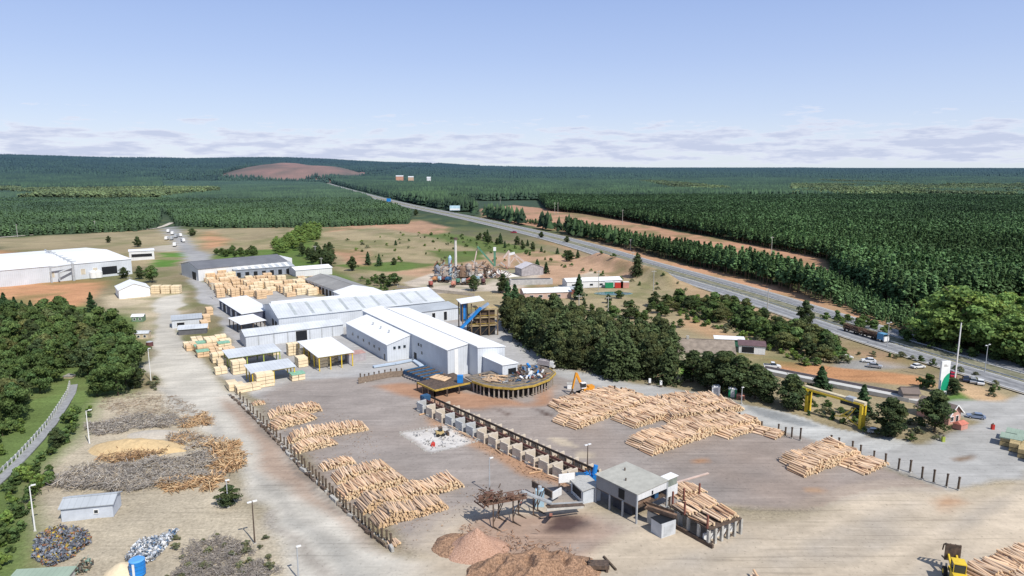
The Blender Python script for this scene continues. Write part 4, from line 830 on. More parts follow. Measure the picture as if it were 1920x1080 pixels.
# ------------------------------------------------------------ log piles
LOGS=[]   # centre, axis angle, length, radius, top?
def pile(A,B,rows,Lr,H,seed,skew=4,ramp=2.2,rough=.25,dang=0):
    g=np.random.default_rng(seed); a=np.array(P(*A)); b=np.array(P(*B)); d=b-a; W=np.hypot(*d); H=H*.84; u=d/W; n=np.array([-u[1],u[0]]); base=math.atan2(n[1],n[0])
    for r in range(rows):
        off=(r+.5)*Lr; n_r=.21; k=0; z=n_r
        w0=g.uniform(-1.2,.6); w1=W+g.uniform(-1.5,1.0)
        while z<H*1.15:
            lo=w0+ramp*(z/H)**1.3; hi=w1-ramp*(z/H)**1.3; s=lo+g.uniform(0,.3)
            while s<hi:
                hl=H*(1+rough*(vnoise(np.array([s]),np.array([r*9.]),5,seed)[0]))
                if z<hl and not (r>0 and z<hl-1.1 and s>lo+1 and s<hi-1):
                    rr=g.uniform(.13,.25); L=Lr*g.uniform(.86,1.04); top=z>hl-.45
                    an=base+rad(g.normal()*(skew*(1.5 if top else .6)))+dang; c=a+u*s+n*(off+g.normal()*.18)
                    LOGS.append((c[0],c[1],z+g.uniform(-.05,.09)+(.08 if top else 0),an,L,rr,top or r==0,rad(g.normal()*(3.5 if top else .8))))
                s+=g.uniform(.30,.43)
            z+=.37
pile((712,992),(838,956),1,5.2,2.6,1); pile((684,966),(878,912),1,5.4,2.7,2); pile((652,940),(775,903),1,5.4,2.6,3); pile((625,912),(742,884),1,5.0,2.2,4)
pile((602,886),(667,870),1,4.0,1.5,5,7); pile((556,852),(640,833),1,4.4,1.9,6); pile((542,834),(688,808),1,5.2,2.4,7); pile((520,808),(592,788),1,5.2,2.3,8); pile((503,788),(614,770),1,5.2,2.2,9,8)
pile((468,763),(506,757),1,3.2,1.1,10,12); pile((732,1028),(764,1019),1,2.6,.5,11,8)
pile((1227,855),(1345,813),2,4.8,2.6,12); pile((1290,826),(1428,798),2,4.6,2.6,13); pile((1362,826),(1432,803),1,4.2,1.6,14,8)
pile((1188,805),(1296,772),2,4.4,2.0,15,7); pile((1255,795),(1400,770),3,4.6,2.5,16,7); pile((1078,808),(1228,752),2,4.4,2.2,17,7); pile((1062,778),(1198,742),2,4.6,2.0,18,8); pile((1200,775),(1330,760),2,4.6,2.2,19,8)
pile((1455,824),(1478,812),2,3.4,1.4,20,10)
pile((1506,897),(1618,856),1,5.0,2.6,21,5); pile((1494,880),(1600,848),1,4.8,2.9,22,5); pile((1622,893),(1668,870),2,4.4,1.3,23,7)
BIG0=len(LOGS)
pile((1965,1185),(2230,1065),3,5.0,2.6,24,7); pile((1440,1118),(1480,1100),1,5,1.2,25,8)
pile((1300,952),(1352,938),2,4.2,1.2,26,5)
LA=np.array([l[:8] for l in LOGS],float)
dist=np.hypot(np.hypot(LA[:,0],LA[:,1]),CH-LA[:,2]); infr=(np.abs(LA[:,0])<.745*(LA[:,1]*math.cos(PT)+(CH)*math.sin(PT)))
score=np.where((LA[:,6]>0)&infr,dist,1e9)
# keep singles visible: those whose picture position is inside the frame
def proj(x,y,z):
    dz=z-CH; d_=y*math.cos(PT)-dz*math.sin(PT); up=y*math.sin(PT)+dz*math.cos(PT); return 960+FPX*x/d_,540-FPX*up/d_
qx,qy=proj(LA[:,0],LA[:,1],LA[:,2]); score=np.where((qx>0)&(qx<1918)&(qy<1076),score,1e9)
order=np.argsort(score)[:300]; single=np.zeros(len(LA),bool); single[order]=True
def log_arrays(A,seg=7):
    g=np.random.default_rng(3); n=len(A); t=np.arange(seg)*2*PI/seg; ca,sa=np.cos(A[:,3]),np.sin(A[:,3]); tz=np.sin(A[:,7])
    ax=np.stack([ca*np.cos(A[:,7]),sa*np.cos(A[:,7]),tz],1); sx=np.stack([-sa,ca,np.zeros(n)],1); up=np.cross(ax,sx)
    V=[];cols=[]
    side=np.array((.76,.545,.365)); tn=(g.uniform(.72,1.18,(n,1)))*np.array([[1,1,1]])*(side+g.normal(size=(n,1))*np.array([[.02,.03,.035]])); dk=g.random(n)<.2; tn[dk]*=np.array((.66,.58,.55))
    endc=np.clip(np.array((.80,.62,.40))*g.uniform(.7,1.12,(n,1)),0,1); c=A[:,:3]
    ring=lambda f,r:(c[:,None]+ax[:,None]*(A[:,4]*f)[:,None,None]+(sx[:,None]*np.cos(t)[None,:,None]+up[:,None]*np.sin(t)[None,:,None])*(A[:,5]*r)[:,None,None])
    a0=ring(-.5,1.06);a1=ring(.5,.86); V=np.concatenate([a0,a1,a0,a1],1)  # rings, duplicated for caps
    cols=np.concatenate([np.repeat(tn[:,None],2*seg,1),np.repeat(endc[:,None],2*seg,1)],1)
    cv=np.stack([c-ax*A[:,4:5]*.5,c+ax*A[:,4:5]*.5],1); V=np.concatenate([V,cv],1); cols=np.concatenate([cols,np.repeat(endc[:,None]*.85,2,1)],1)
    m=4*seg+2; F=[]
    i=np.arange(seg); j=(i+1)%seg
    q=np.stack([i,j,seg+j,seg+i],1); tri0=np.stack([np.full(seg,4*seg),2*seg+j,2*seg+i,np.full(seg,4*seg)],1)
    return V.reshape(-1,3),q,i,j,m,n,cols.reshape(-1,3),seg
def log_mesh(name,A,mat):
    V,q,i,j,m,n,cols,seg=log_arrays(A); offs=(np.arange(n)*m)[:,None,None]
    t0=np.stack([np.full(seg,4*seg),2*seg+j,2*seg+i],1); t1=np.stack([np.full(seg,4*seg+1),3*seg+i,3*seg+j],1)
    Q=(q[None]+offs).reshape(-1,4); T=(np.concatenate([t0,t1])[None]+offs).reshape(-1,3)
    me=bpy.data.meshes.new(name); me.vertices.add(len(V)); me.vertices.foreach_set('co',V.astype(np.float32).ravel())
    lv=np.concatenate([Q.ravel(),T.ravel()]).astype(np.int32); me.loops.add(len(lv)); me.loops.foreach_set('vertex_index',lv)
    ls=np.concatenate([np.arange(len(Q))*4,len(Q)*4+np.arange(len(T))*3]).astype(np.int32); me.polygons.add(len(ls)); me.polygons.foreach_set('loop_start',ls)
    me.materials.append(mat); me.update(calc_edges=True); setcol(me,cols); return me
tag(obj('peeled_logs',log_mesh('peeled_logs',LA[~single],logm)),'peeled orange logs stacked in long piles around the log yard','logs',kind='stuff')
LM=[]
for k in range(6):
    A=np.array([[0,0,0,0,1.,.5,1,0]]); gk=np.random.default_rng(k); me=log_mesh('log_unit',A,log1); LM.append(me)
lm1=[]
for k in range(6):
    m_=logm; me=LM[k]; c=(np.array((.60,.43,.29) if k%3 else (.42,.31,.23))*(.85+.09*k)); cc=np.tile(c,(30,1)); cc[14:]=np.array((.66,.47,.28))*(.8+.06*k); me.materials.clear(); me.materials.append(logm)
    ca_=me.color_attributes['Col']; d4=np.ones((30,4),np.float32); d4[:,:3]=cc; ca_.data.foreach_set('color',d4.ravel())
def piece_label(px,py):
    if px>1700: return ('peeled log lying in the big pile at the lower right corner','logs of the lower right pile')
    if py>1000 and px>1400: return ('bark-brown log at the bottom edge left of the lower right pile','logs at the bottom edge')
    if px<900 and py>860: return ('peeled log in the nearest pile along the left posts','logs of the near left pile')
    if px<900: return ('peeled log in the farther pile along the left posts','logs of the far left pile')
    if px<1420 and py>900: return ('peeled log stacked beside the loading deck','logs beside the loading deck')
    if px>1480: return ('peeled log in the pile beside the right posts','logs of the right pile')
    return ('peeled log in the wide piles behind the sorting line','logs of the wide piles')
for i in order:
    l=LA[i]; o=obj('peeled_log',LM[i%6]); o.location=l[:3]; o.rotation_euler=(0,-l[7],l[3]); o.scale=(l[4],2*l[5],2*l[5]); lb,gp=piece_label(qx[i],qy[i]); tag(o,lb,'log',gp)
# ------------------------------------------------------------ posts along the yard
PM=[]
for k in range(4):
    g=random.Random(k); mb=MB(); mb.box(-.16,-.16,-.2,.16,.16,3.0,wood); mb.box(-.3,-.3,-.1,.3,.3,.25,conc); mb.box(-.2,-.2,2.75,.2,.2,3.05,steel); mb.bar((.1,0,.2),(.9,.0,-.02),.15,.15,wood); PM.append(mb.mesh('yard_post'))
def post(px,py,label,group,h=1.0):
    o=obj('yard_post',random.choice(PM),None,PV(px,py),FA+random.uniform(-.2,.2)); o.scale=(1,1,h*random.uniform(.92,1.08)); o.rotation_euler.x=random.uniform(-.03,.03); o.rotation_euler.y=random.uniform(-.04,.04); tag(o,label,'post',group)
for px,py in [(1684,882),(1706,886),(1728,899),(1750,906),(1774,914),(1796,919)]: post(px,py,'dark free-standing post in the open row right of the last log pile','open row of posts')
for px,py in [(1484,822),(1500,826)]: post(px,py,'dark free-standing post in the pair between two log piles by the road','pair of posts by the road',1.1)
for px,py in [(1557,836),(1573,840),(1598,848),(1613,853),(1638,864),(1660,872)]: post(px,py,'dark post standing behind the right log pile','posts behind the right pile',.9)
for px,py in [(1152,738),(1164,741),(1178,745),(1192,749),(1240,757),(1254,760),(1285,765),(1298,768),(1311,772),(1324,775),(1348,781),(1362,784),(1386,790),(1403,796),(1415,800),(1428,805),(1459,812),(1472,818)]: post(px,py,'dark post in the long row behind the wide log piles','posts behind the wide piles',.8)
g=random.Random(9)
def left_posts():
    L=[(445,742),(470,772),(520,822),(560,866),(600,905),(650,957),(700,1000),(742,1026)]; out=[]
    for a,b in zip(L,L[1:]):
        n=max(2,int(math.dist(a,b)/8.5)); out+=[(a[0]+(b[0]-a[0])*k/n,a[1]+(b[1]-a[1])*k/n) for k in range(n)]
    return out
for px,py in left_posts(): post(px+g.uniform(-1,1),py+g.uniform(-1,1),'dark leaning post in the row holding the left log piles','posts along the left piles',.8)
mb=MB()
LP=[(430,740),(470,778),(520,830),(560,874),(600,912),(650,962),(700,1008),(738,1034)]
for a,b in zip(LP,LP[1:]):
    A_,B_=Vector(P(*a)),Vector(P(*b)); n=int((B_-A_).length/1.3)
    for k in range(n):
        p=A_.lerp(B_,(k+.5)/n); d_=(B_-A_).normalized(); q=Vector((p.x,p.y,0)); v_=Vector((d_.x+random.uniform(-.3,.3),d_.y+random.uniform(-.3,.3),0))*random.uniform(.25,.9); h_=random.uniform(.15,.4); mb.bar(q-v_+Vector((random.uniform(-.4,.4),0,h_)),q+v_+Vector((0,0,h_)),random.uniform(.3,.7),h_*2,random.choice([conc,wood,M('rubble_brown',(.2,.16,.13),.9,.3),steel]))
tag(mb.build('kerb_blocks'),'low line of worn concrete blocks under the left row of posts','barrier')
# ------------------------------------------------------------ sorting line with concrete bins
a=Vector(P(800,762)); b=Vector(P(1108,905)); d_=(b-a).normalized(); ang=math.atan2(d_.y,d_.x); Ls=(b-a).length
sl=thing('sorting_conveyor','long dark log sorting conveyor running between two rows of concrete bins','conveyor',(a.x,a.y,0),ang)
mb=MB(); mb.box(-2,-.9,1.4,Ls+1,.9,1.75,steel); mb.build('trough',None,sl)
mb=MB(); mb.bar((-2,-1,2.5),(Ls+1,-1,2.5),.16,.5,M('maroon_steel',(.16,.06,.05),.7,.3)); mb.bar((-2,1.4,2.7),(Ls+1,1.4,2.7),.2,.6,steel); mb.build('side_rail',None,sl)
k=0.0; mb=MB()
while k<Ls: mb.box(k,-1.1,0,k+.25,-.85,2.4,steel); mb.box(k,.95,0,k+.25,1.25,2.6,steel); mb.bar((k,-1,.2),(k+2,1.0,2.2),.12,.12,steel); k+=2.6
mb.build('support_frame',None,sl)
mb=MB(); mb.box(-1.6,-1.2,1.8,.4,1.2,3.4,dblue); mb.tube((-.6,-1.3,2.6),(-.6,1.3,2.6),.7,.7,12,dblue); mb.build('drive_unit',None,sl)
mb=MB(); g=random.Random(4)
for k in range(60):
    x=g.uniform(0,Ls); mb.tube((x,g.uniform(-.5,.5),1.9),(x+g.uniform(3,4),g.uniform(-.5,.5),1.95),.16,.14,6,M('log_on_conveyor',(.40,.26,.16),.85,.25))
def binmesh(var,m):
    mb=MB(); w=3.2; mb.box(0,0,0,.45,3.0,2.9,m); mb.box(.45,0,0,w,.35,2.6+var*.1,m); mb.box(w-.1,-.3,0,w+.3,3.0,2.3,m); mb.box(.1,-.25,0,w,0,.45,conc); return mb.mesh('bin')
bm=[binmesh(0,M('bin_concrete',(.56,.49,.40),.9,.22,.8)),binmesh(1,M('bin_grey_steel',(.44,.45,.45),.7,.2,.8))]
for k in range(14):
    t=(k+.3)/14*Ls; p=a+d_*t; nrm=Vector((-d_.y,d_.x))
    q=p-nrm*4.3; o=obj('concrete_bin',bm[1 if k in(3,4,5,0) else 0],None,(q.x,q.y,0),ang); tag(o,('grey steel-faced bin in the front row along the sorting conveyor' if k in(3,4,5,0) else 'pale concrete bin in the front row along the sorting conveyor'),'bin','front row of sorting bins')
    if k>0:
        q=p+nrm*2.2; o=obj('concrete_bin',bm[0],None,(q.x,q.y,0),ang); o.scale=(.8,.6,.82); tag(o,'small pale concrete bin in the back row along the sorting conveyor','bin','back row of sorting bins')
# loose logs in the bins
ll=[]
for k in range(46):
    t=g.uniform(0,Ls); p=a+d_*t+Vector((-d_.y,d_.x))*g.choice([g.uniform(-5.6,-2.6),g.uniform(2.5,4.5)]); ll.append((p.x,p.y,g.uniform(.3,.9),ang+g.uniform(-.35,.35),g.uniform(2.6,3.6),.17,1,0))
tag(obj('loose_logs',log_mesh('loose_logs',np.array(ll,float),logm)),'loose peeled logs dropped into the bins beside the sorting conveyor','logs',kind='stuff')
# ------------------------------------------------------------ elevated mill building
A_=P(1193,982); mr=rad(38)
r=thing('log_infeed_building','raised grey metal building on posts with flat pale roof over the sorting line','mill building',(A_[0],A_[1],0),mr); r.scale=(.83,.67,.76)
L,D=11.0,17.0; H0,H1=4.4,8.2
w=MB(); w.add([(0,0,H0),(0,D,H0),(0,D,H1),(0,0,H1)],[(0,1,2,3)],grey_wall); w.add([(L,0,H0),(L,D,H0),(L,D,H1),(L,0,H1)],[(3,2,1,0)],grey_wall); w.add([(0,D,H0),(L,D,H0),(L,D,H1),(0,D,H1)],[(3,2,1,0)],grey_wall)
w.add([(0,-.02,6.3),(L,-.02,6.3),(L,-.02,H1),(0,-.02,H1)],[(0,1,2,3)],white_wall); w.build('wall',None,r)
s=MB(); roofslab(s,[(-.3,-.3,H1+.2),(L+.3,-.3,H1+.45),(L+.3,D+.3,H1+.45),(-.3,D+.3,H1+.2)],.2,M('dusty_roof',(.38,.375,.335),.85,.14,.5)); s.build('roof',None,r)
mb=MB(); mb.box(.1,.1,4.1,L-.1,D-.1,4.35,steel); mb.build('floor_slab',None,r)
for x,y in [(0,0),(0,5.6),(0,11),(0,D),(L,0),(L,5.6),(L,11),(L,D),(L/2,D)]:
    mb=MB(); mb.box(x-.2,y-.2,0,x+.2,y+.2,H1-.05 if y==0 else H0,galv); mb.build('post',None,r)
mb=MB(); mb.box(-.07,5.0,4.9,-.02,7.4,7.6,dark); mb.build('doorway',None,r)
mb=MB(); mb.box(5.2,-.12,6.5,5.7,-.04,7.5,dark); mb.build('window',None,r)
mb=MB(); mb.box(2,4,0,9,12,3,M('machine_dark',(.05,.055,.07),.7,.4)); mb.box(1,1,4.4,6,4.5,5.8,M('machine_brown',(.20,.13,.09),.8,.4)); mb.bar((3,-3,4.3),(5,6,5.0),1.2,.3,M('machine_brown',(.2,.13,.09))); mb.box(7,.6,4.4,8.4,2.5,6.0,dblue); mb.build('machinery',None,r)
mb=MB(); mb.tube((3,8,H1+.3),(3,8,H1+1.0),.2,.2,8,steel); mb.tube((7,13,H1+.3),(7,13,H1+1.2),.2,.2,8,steel); mb.build('vent_pipe',None,r)
mb=MB(); mb.box(L+.3,.4,3.2,L+4.6,3.2,6.2,white_wall); mb.box(L+.8,.4,6.2,L+4.2,3.0,8.4,M('glassy_cab',(.22,.25,.22),.4,.3)); mb.box(L+.5,.2,8.4,L+4.6,3.3,8.55,white); mb.box(L+2,.8,0,L+2.4,1.2,3.2,steel); mb.build('control_cab',None,r)
mb=MB(); mb.box(2,-6,0,2.5,-1,2.6,conc); mb.box(5.8,-6.5,0,6.2,-1,2.6,conc); mb.box(2.5,-3.6,0,5.8,-3.2,1.9,conc); mb.bar((3.4,-6,.7),(5,-1,.9),.7,.4,M('log_on_conveyor',(.4,.26,.16))); tag(mb.build('concrete_bay',None,None,(A_[0],A_[1],0),mr),'open concrete bay with logs in front of the raised mill building','concrete bay')
# pale box in front
p=P(1240,1010); mb=MB(); mb.box(0,0,0,3.6,3,2.9,M('pale_box',(.50,.52,.54),.8,.12)); mb.box(-.1,.2,2.9,3.7,3.1,3.0,dark); mb.box(.6,-.05,.3,3.0,-.01,2.3,M('pale_box2',(.42,.44,.46))); tag(mb.build('motor_housing',None,None,(p[0],p[1],0),rad(30)),'pale grey machine housing between the mill building and the loading deck','housing')
# loading deck
p=P(1329,1024); dk=thing('loading_deck','timber loading deck on concrete posts with logs lying on top','loading deck',(p[0],p[1],0),rad(30)); DL,DW=8.6,11.0
mb=MB(); mb.box(0,0,3.1,DL,DW,3.35,steel); mb.build('platform',None,dk)
for i in range(6):
    mb=MB(); x=DL*i/5; mb.box(x-.25,-.1,0,x+.25,.45,3.1,conc); mb.build('post',None,dk)
for j in range(1,5):
    mb=MB(); y=DW*j/4; mb.box(-.2,y-.25,0,.3,y+.25,3.1,conc); mb.build('post',None,dk)
mb=MB(); mb.box(.3,1.6,0,DL,1.9,1.6,white_wall)
for x in (1,3.6,6): mb.bar((x,.2,.2),(x+2.2,.2,2.9),.16,.16,steel)
mb.bar((0,-1.0,.4),(-1,DW,.4),.5,.7,steel); mb.build('bracing',None,dk)
for x,y in ((0,.6),(1.0,DW),(4.0,DW),(DL-.3,DW),(0,DW*.6)):
    mb=MB(); mb.box(x-.15,y-.15,3.3,x+.15,y+.15,6.0,M('rust_red_steel',(.20,.08,.06),.8,.3)); mb.build('stake',None,dk)
cs_,sn_=math.cos(rad(30)),math.sin(rad(30)); ll=[]
g=random.Random(2)
for k in range(74):
    x=g.uniform(.3,DL-.3); y=g.choice([DW*.27,DW*.73])+g.uniform(-.4,.4); z=3.55+abs(g.gauss(0,.28)); ll.append((p[0]+x*cs_-y*sn_,p[1]+x*sn_+y*cs_,z,rad(120)+g.gauss(0,.10),4.4,g.uniform(.15,.24),1,0))
tag(obj('deck_logs',log_mesh('deck_logs',np.array(ll,float),logm)),'layer of peeled logs lying across the loading deck','logs',kind='stuff')
mb=MB(); A2=Vector(PV(1212,950,3.3)); B2=Vector(PV(1266,968,3.3)); mb.bar(A2,B2,1.6,.35,M('machine_brown',(.2,.13,.09))); mb.bar(A2+Vector((0,1,.4)),B2+Vector((0,1,.4)),.15,.5,steel); mb.bar(A2-Vector((0,1,-.4)),B2-Vector((0,1,-.4)),.15,.5,steel)
for t in (.2,.5,.8): q=A2.lerp(B2,t); mb.bar((q.x,q.y,0),(q.x,q.y,q.z),.3,.3,steel)
tag(mb.build('feed_conveyor'),'brown chain conveyor linking the loading deck to the mill building','conveyor')
# small cabin and sign panel
r,w=building('control_cabin','small cabin with grey corrugated roof left of the raised mill building','cabin',P(1093,945),rad(22),4.2,5.6,3.0,'gy',.4,M('cabin_white',(.52,.56,.60),.8,.15),M('cabin_roof',(.40,.40,.38),.8,.2,2),.35); opening(r,'l',4.2,5.6,.6,.8,4.2,1.8,dark,'window')
p=P(1062,925); r=thing('notice_board','white rectangular panel raised on two posts beside the small cabin','panel',(p[0],p[1],0),rad(15)); mb=MB(); mb.box(-1.8,-.1,2.6,1.8,.1,4.6,white); mb.build('board',None,r)
for x in (-1.6,1.6): mb=MB(); mb.box(x-.12,.12,0,x+.12,.34,4.4,steel); mb.build('post',None,r)
mb=MB(); 
for k in range(9): 
    t=k*.7; mb.bar((math.cos(t)*1.2,math.sin(t)*1.2,.4),(math.cos(t+1)*1.0,math.sin(t+1)*.9,3.0),.9,.18,blue)
mb.box(-1.4,-1,0,1.2,1,2.4,blue); mb.tube((.5,0,1),(1.2,.4,4.6),.6,.5,10,blue); mb.box(-3.4,-.9,1.2,-1.2,.7,2.8,dblue); tag(mb.build('blue_debarker',None,None,PV(1107,910)),'bright blue machine at the upper corner of the raised mill building','machine')
# waste conveyor tower
def XY(px,py,z): return PV(px,py,z)
wc=thing('waste_conveyor','raised rusty conveyor and hopper on steel legs above the bark piles','conveyor',PV(935,985),0); O=Vector(wc.location)
def W3(px,py,z): return PV(px,py,z)-O
def truss(mb,a,b,w,h,m,n=8):
    d=(b-a); sd_=Vector((-d.y,d.x,0)).normalized()*w/2; up=Vector((0,0,h))
    for o in (-sd_,sd_):
        mb.bar(a+o,b+o,.18,.22,m); mb.bar(a+o+up,b+o+up,.12,.12,m)
        for k in range(n):
            p0=a.lerp(b,k/n)+o; p1=a.lerp(b,(k+1)/n)+o; mb.bar(p0,p1+up,.08,.08,m); mb.bar(p1,p1+up,.08,.08,m)
rb_=M('rusty_lattice',(.15,.085,.06),.8,.4,1.5)
mb=MB(); truss(mb,W3(905,944,5.0),W3(985,930,5.0),1.8,1.0,rb_); mb.bar(W3(905,944,4.95),W3(985,930,4.95),1.5,.12,M('machine_brown',(.2,.13,.09))); truss(mb,W3(893,938,5.0),W3(912,952,5.0),1.0,.9,rb_,3); mb.build('gallery',None,wc)
mb=MB(); mb.bar(W3(978,922,5.9),W3(1034,944,3.3),.8,.3,M('worn_galvanised',(.27,.28,.29),.6,.3,1.2)); mb.bar(W3(978,919,6.1),W3(1034,941,3.5),.1,.3,galv); mb.build('chute',None,wc)
mb=MB(); mb.bar(W3(1025,950,2.9),W3(1094,946,2.0),1.3,.15,steel); mb.bar(W3(1025,946,3.0),W3(1094,942,2.1),.12,.45,galv); mb.bar(W3(1025,956,3.0),W3(1094,951,2.1),.12,.45,M('pale_edge',(.5,.48,.43),.7,.2)); mb.bar(W3(1033,965,0),W3(1033,965,2.7),.6,.6,M('rusty_red',(.26,.11,.08),.8,.3)); mb.bar(W3(960,935,5.6),W3(1000,925,2.6),.5,.2,rb_); mb.build('belt',None,wc)
mb=MB(); g=random.Random(3)
for k in range(90):
    c=W3(g.uniform(897,942),g.uniform(926,948),5.0)+Vector((0,0,g.uniform(0,1.8)**1.1)); v=Vector((g.uniform(-1.1,1.1),g.uniform(-.9,.9),g.uniform(-.7,.7))); mb.bar(c,c+v,g.uniform(.07,.2),g.uniform(.07,.2),g.choice([steel,rb_,rb_,M('maroon_steel',(.16,.06,.05)),M('machine_brown',(.2,.13,.09)),steel]))
for q_ in ((905,938,5.4),(918,932,5.6),(958,934,5.2)): c=W3(*q_); mb.box(c.x-.8,c.y-.5,c.z-.3,c.x+.6,c.y+.6,c.z+.9,rb_)
mb.build('hopper',None,wc)
for px,py in ((925,990),(935,972),(962,980),(972,966),(1000,966),(1008,958)):
    mb=MB(); q=W3(px,py,0); mb.bar(q,q+Vector((0,0,5.0)),.28,.28,steel); mb.bar(q+Vector((0,0,.3)),q+Vector((1.6,-1.4,-.05)),.2,.2,steel); mb.bar(q+Vector((0,0,1)),q+Vector((1.5,1,4.6)),.14,.14,steel); mb.build('leg',None,wc)
mb=MB(); a_,b_=W3(976,905,5),W3(975,930,5); mb.tube(W3(977,942,5),W3(977,942,8.2),.2,.2,8,M('maroon_steel',(.16,.06,.05))); mb.build('mast',None,wc)
mb=MB(); A2,B2=PV(995,898),PV(1045,918); A2=PV(1000,948);B2=PV(1048,942)
tag(MB().bar(PV(998,925)+Vector((0,0,2.2)),PV(1035,946)+Vector((0,0,2.2)),.3,1.4,steel).bar(PV(1035,946)+Vector((0,0,1.9)),PV(1052,936)+Vector((0,0,1.9)),.3,1.6,white_wall).build('baffle_wall'),'dark and white baffle wall behind the waste conveyor','baffle')
mb=MB(); q=PV(1012,948); mb.box(q.x-.9,q.y-.7,0,q.x+.9,q.y+.7,3.6,M('pale_blue_paint',(.35,.5,.6),.6,.2)); mb.tube((q.x,q.y,3.6),(q.x,q.y,4.4),.5,.4,8,galv); tag(mb.build('electric_motor'),'small pale blue motor box under the waste conveyor','motor box')
# ------------------------------------------------------------ heaps
def heap(name,label,cat,cx,cy,rx,ry,h,rz,m,seed,pk=1.2,rough=.25,n=46,kind=None):
    t=np.linspace(-1.15,1.15,n); X,Y=np.meshgrid(t,t); R=np.hypot(X,Y); Z=h*np.clip(1-R**pk,0,1)
    k=np.clip(Z/h*2,0,1); Z=Z*(1+rough*vnoise(X*rx,Y*ry,1.6,seed))+k*rough*.5*vnoise(X*rx,Y*ry,.6,seed+1)-.12*(R>1)
    X=X*(1+.12*vnoise(X*3,Y*3,1,seed+2)); V=np.stack([X*rx,Y*ry,Z],-1).reshape(-1,3); i=np.arange(n*n).reshape(n,n)
    q=np.stack([i[:-1,:-1],i[:-1,1:],i[1:,1:],i[1:,:-1]],-1).reshape(-1,4); keep=(Z.ravel()[q].max(1)>-.05); o=obj(name,npmesh(name,V,q[keep],None,[m],smooth=True),None,(cx,cy,0),rz); tag(o,label,cat,kind=kind); return o
barkred=M('red_bark_chips',(.42,.23,.15),.95,.3,4,bump=.9,rgb2=(.60,.39,.29)); barkbr=M('brown_bark_heap',(.20,.12,.075),.95,.5,3,bump=1,rgb2=(.50,.31,.20)); sandch=M('pale_sawdust',(.58,.46,.29),.95,.14,1.5,bump=.5); orsaw=M('orange_sawdust',(.54,.40,.22),.95,.15,1.5,bump=.5)
x,y=P(893,1030); heap('chip_heap','pointed reddish wood chip heap under the end of the waste conveyor','heap',x,y,6.2,5.2,4.6,0,barkred,1,.75,.12)
x,y=P(1000,1075); heap('bark_heap','broad lumpy brown bark heap at the bottom centre','heap',x,y,12.8,6.8,2.6,rad(8),barkbr,2,2.4,.6,90)
x,y=P(880,1020); heap('bark_heap','low brown bark heap left of the pointed chip heap','heap',x-3,y-.5,4,4.5,1.2,0,barkbr,7,2,.4)
x,y=P(255,842); heap('sawdust_heap','long pale yellow sawdust heap between the two brush piles','heap',x,y,12.5,5.5,2.6,rad(-2),orsaw,3,1.6,.12)
x,y=P(290,815); heap('sawdust_heap','low grey-pale chip mound just behind the yellow sawdust heap','heap',x,y,7,3.5,.9,0,M('grey_chips',(.44,.40,.34),.95,.15,2),4,1.6,.15)
x,y=P(228,1072); heap('sawdust_heap','round cream sawdust heap left of the blue tank','heap',x,y,2.8,3.2,1.6,0,M('cream_sawdust',(.66,.55,.38),.95,.1,2),5,1.2,.1)
def brush(label,poly,n,h,seed,cols,Ls=(1,3.4),r=.05,name='brush_pile'):
    g=np.random.default_rng(seed); wp=PP(poly); a=np.array(wp); pts=[]
    cx,cy=a.mean(0)
    while len(pts)<n:
        x=g.uniform(a[:,0].min()-1,a[:,0].max()+1,400); y=g.uniform(a[:,1].min()-1,a[:,1].max()+1,400); k=inside(x+1.8*vnoise(x,y,2.5,seed+5)+g.normal(0,.5,400),y+1.8*vnoise(x,y,2.5,seed+6)+g.normal(0,.5,400),wp)&(vnoise(x,y,3,seed+8)>-.62); pts+=list(zip(x[k],y[k]))
    pts=np.array(pts[:n]); lum_=.5+.5*vnoise(pts[:,0],pts[:,1],4,seed); z=h*g.random(n)**.8*np.clip(lum_+.25,0.1,1)
    A=np.zeros((n,8)); A[:,0:2]=pts; A[:,2]=z+.05; A[:,3]=g.uniform(0,2*PI,n); A[:,4]=g.uniform(*Ls,n); A[:,5]=r*g.uniform(.5,1.7,n); A[:,7]=g.normal(0,.35,n)
    V,q,i,j,m,nn,_,seg=log_arrays(A,4); offs=(np.arange(nn)*m)[:,None,None]; Q=(q[None]+offs).reshape(-1,4)
    c=np.array(cols)[g.integers(0,len(cols),n)]*g.uniform(.6,1.25,(n,1)); C_=np.repeat(c,m,0)
    o=obj(name,npmesh(name,V,Q,np.clip(C_,0,1),[brush_m])); tag(o,label,'brush pile',kind='stuff'); return o
GR=[(.40,.37,.34),(.30,.275,.255),(.55,.51,.45),(.19,.165,.145),(.44,.37,.28)]; OR=[(.56,.38,.21),(.48,.29,.15),(.34,.22,.13),(.62,.46,.28)]
brush('upper pile of grey dead branches nearest the left lamp post',[(160,800),(230,785),(330,780),(360,795),(310,802),(240,808),(180,822)],3200,1.3,1,GR,(.9,3),.04)
brush('orange cut branches at the right end of the upper brush pile',[(340,792),(385,775),(402,788),(390,800),(345,802)],500,1.0,2,OR)
brush('main long pile of grey dead branches above the long hut',[(100,908),(150,880),(260,874),(330,862),(400,840),(415,860),(400,900),(300,915),(190,922),(110,918)],9000,1.7,3,GR,(1,3.2),.04)
brush('brown and orange branch pile right below the yellow sawdust heap',[(195,862),(240,838),(310,842),(300,858),(215,866)],1300,1.3,4,OR+[(.16,.11,.08)])
brush('peeled orange slabs heaped at the right end of the main brush pile',[(400,835),(440,838),(452,868),(430,892),(405,890)],1300,1.6,5,OR,(1.5,4.5),.08)
brush('orange branch pile along the lower right of the main brush pile',[(295,905),(400,895),(405,915),(320,920)],1100,1.2,6,OR,(1.2,3.5),.07)
brush('scattered brown branches behind the yellow sawdust heap',[(310,820),(350,812),(420,830),(400,842),(340,838)],700,.8,7,OR+GR)
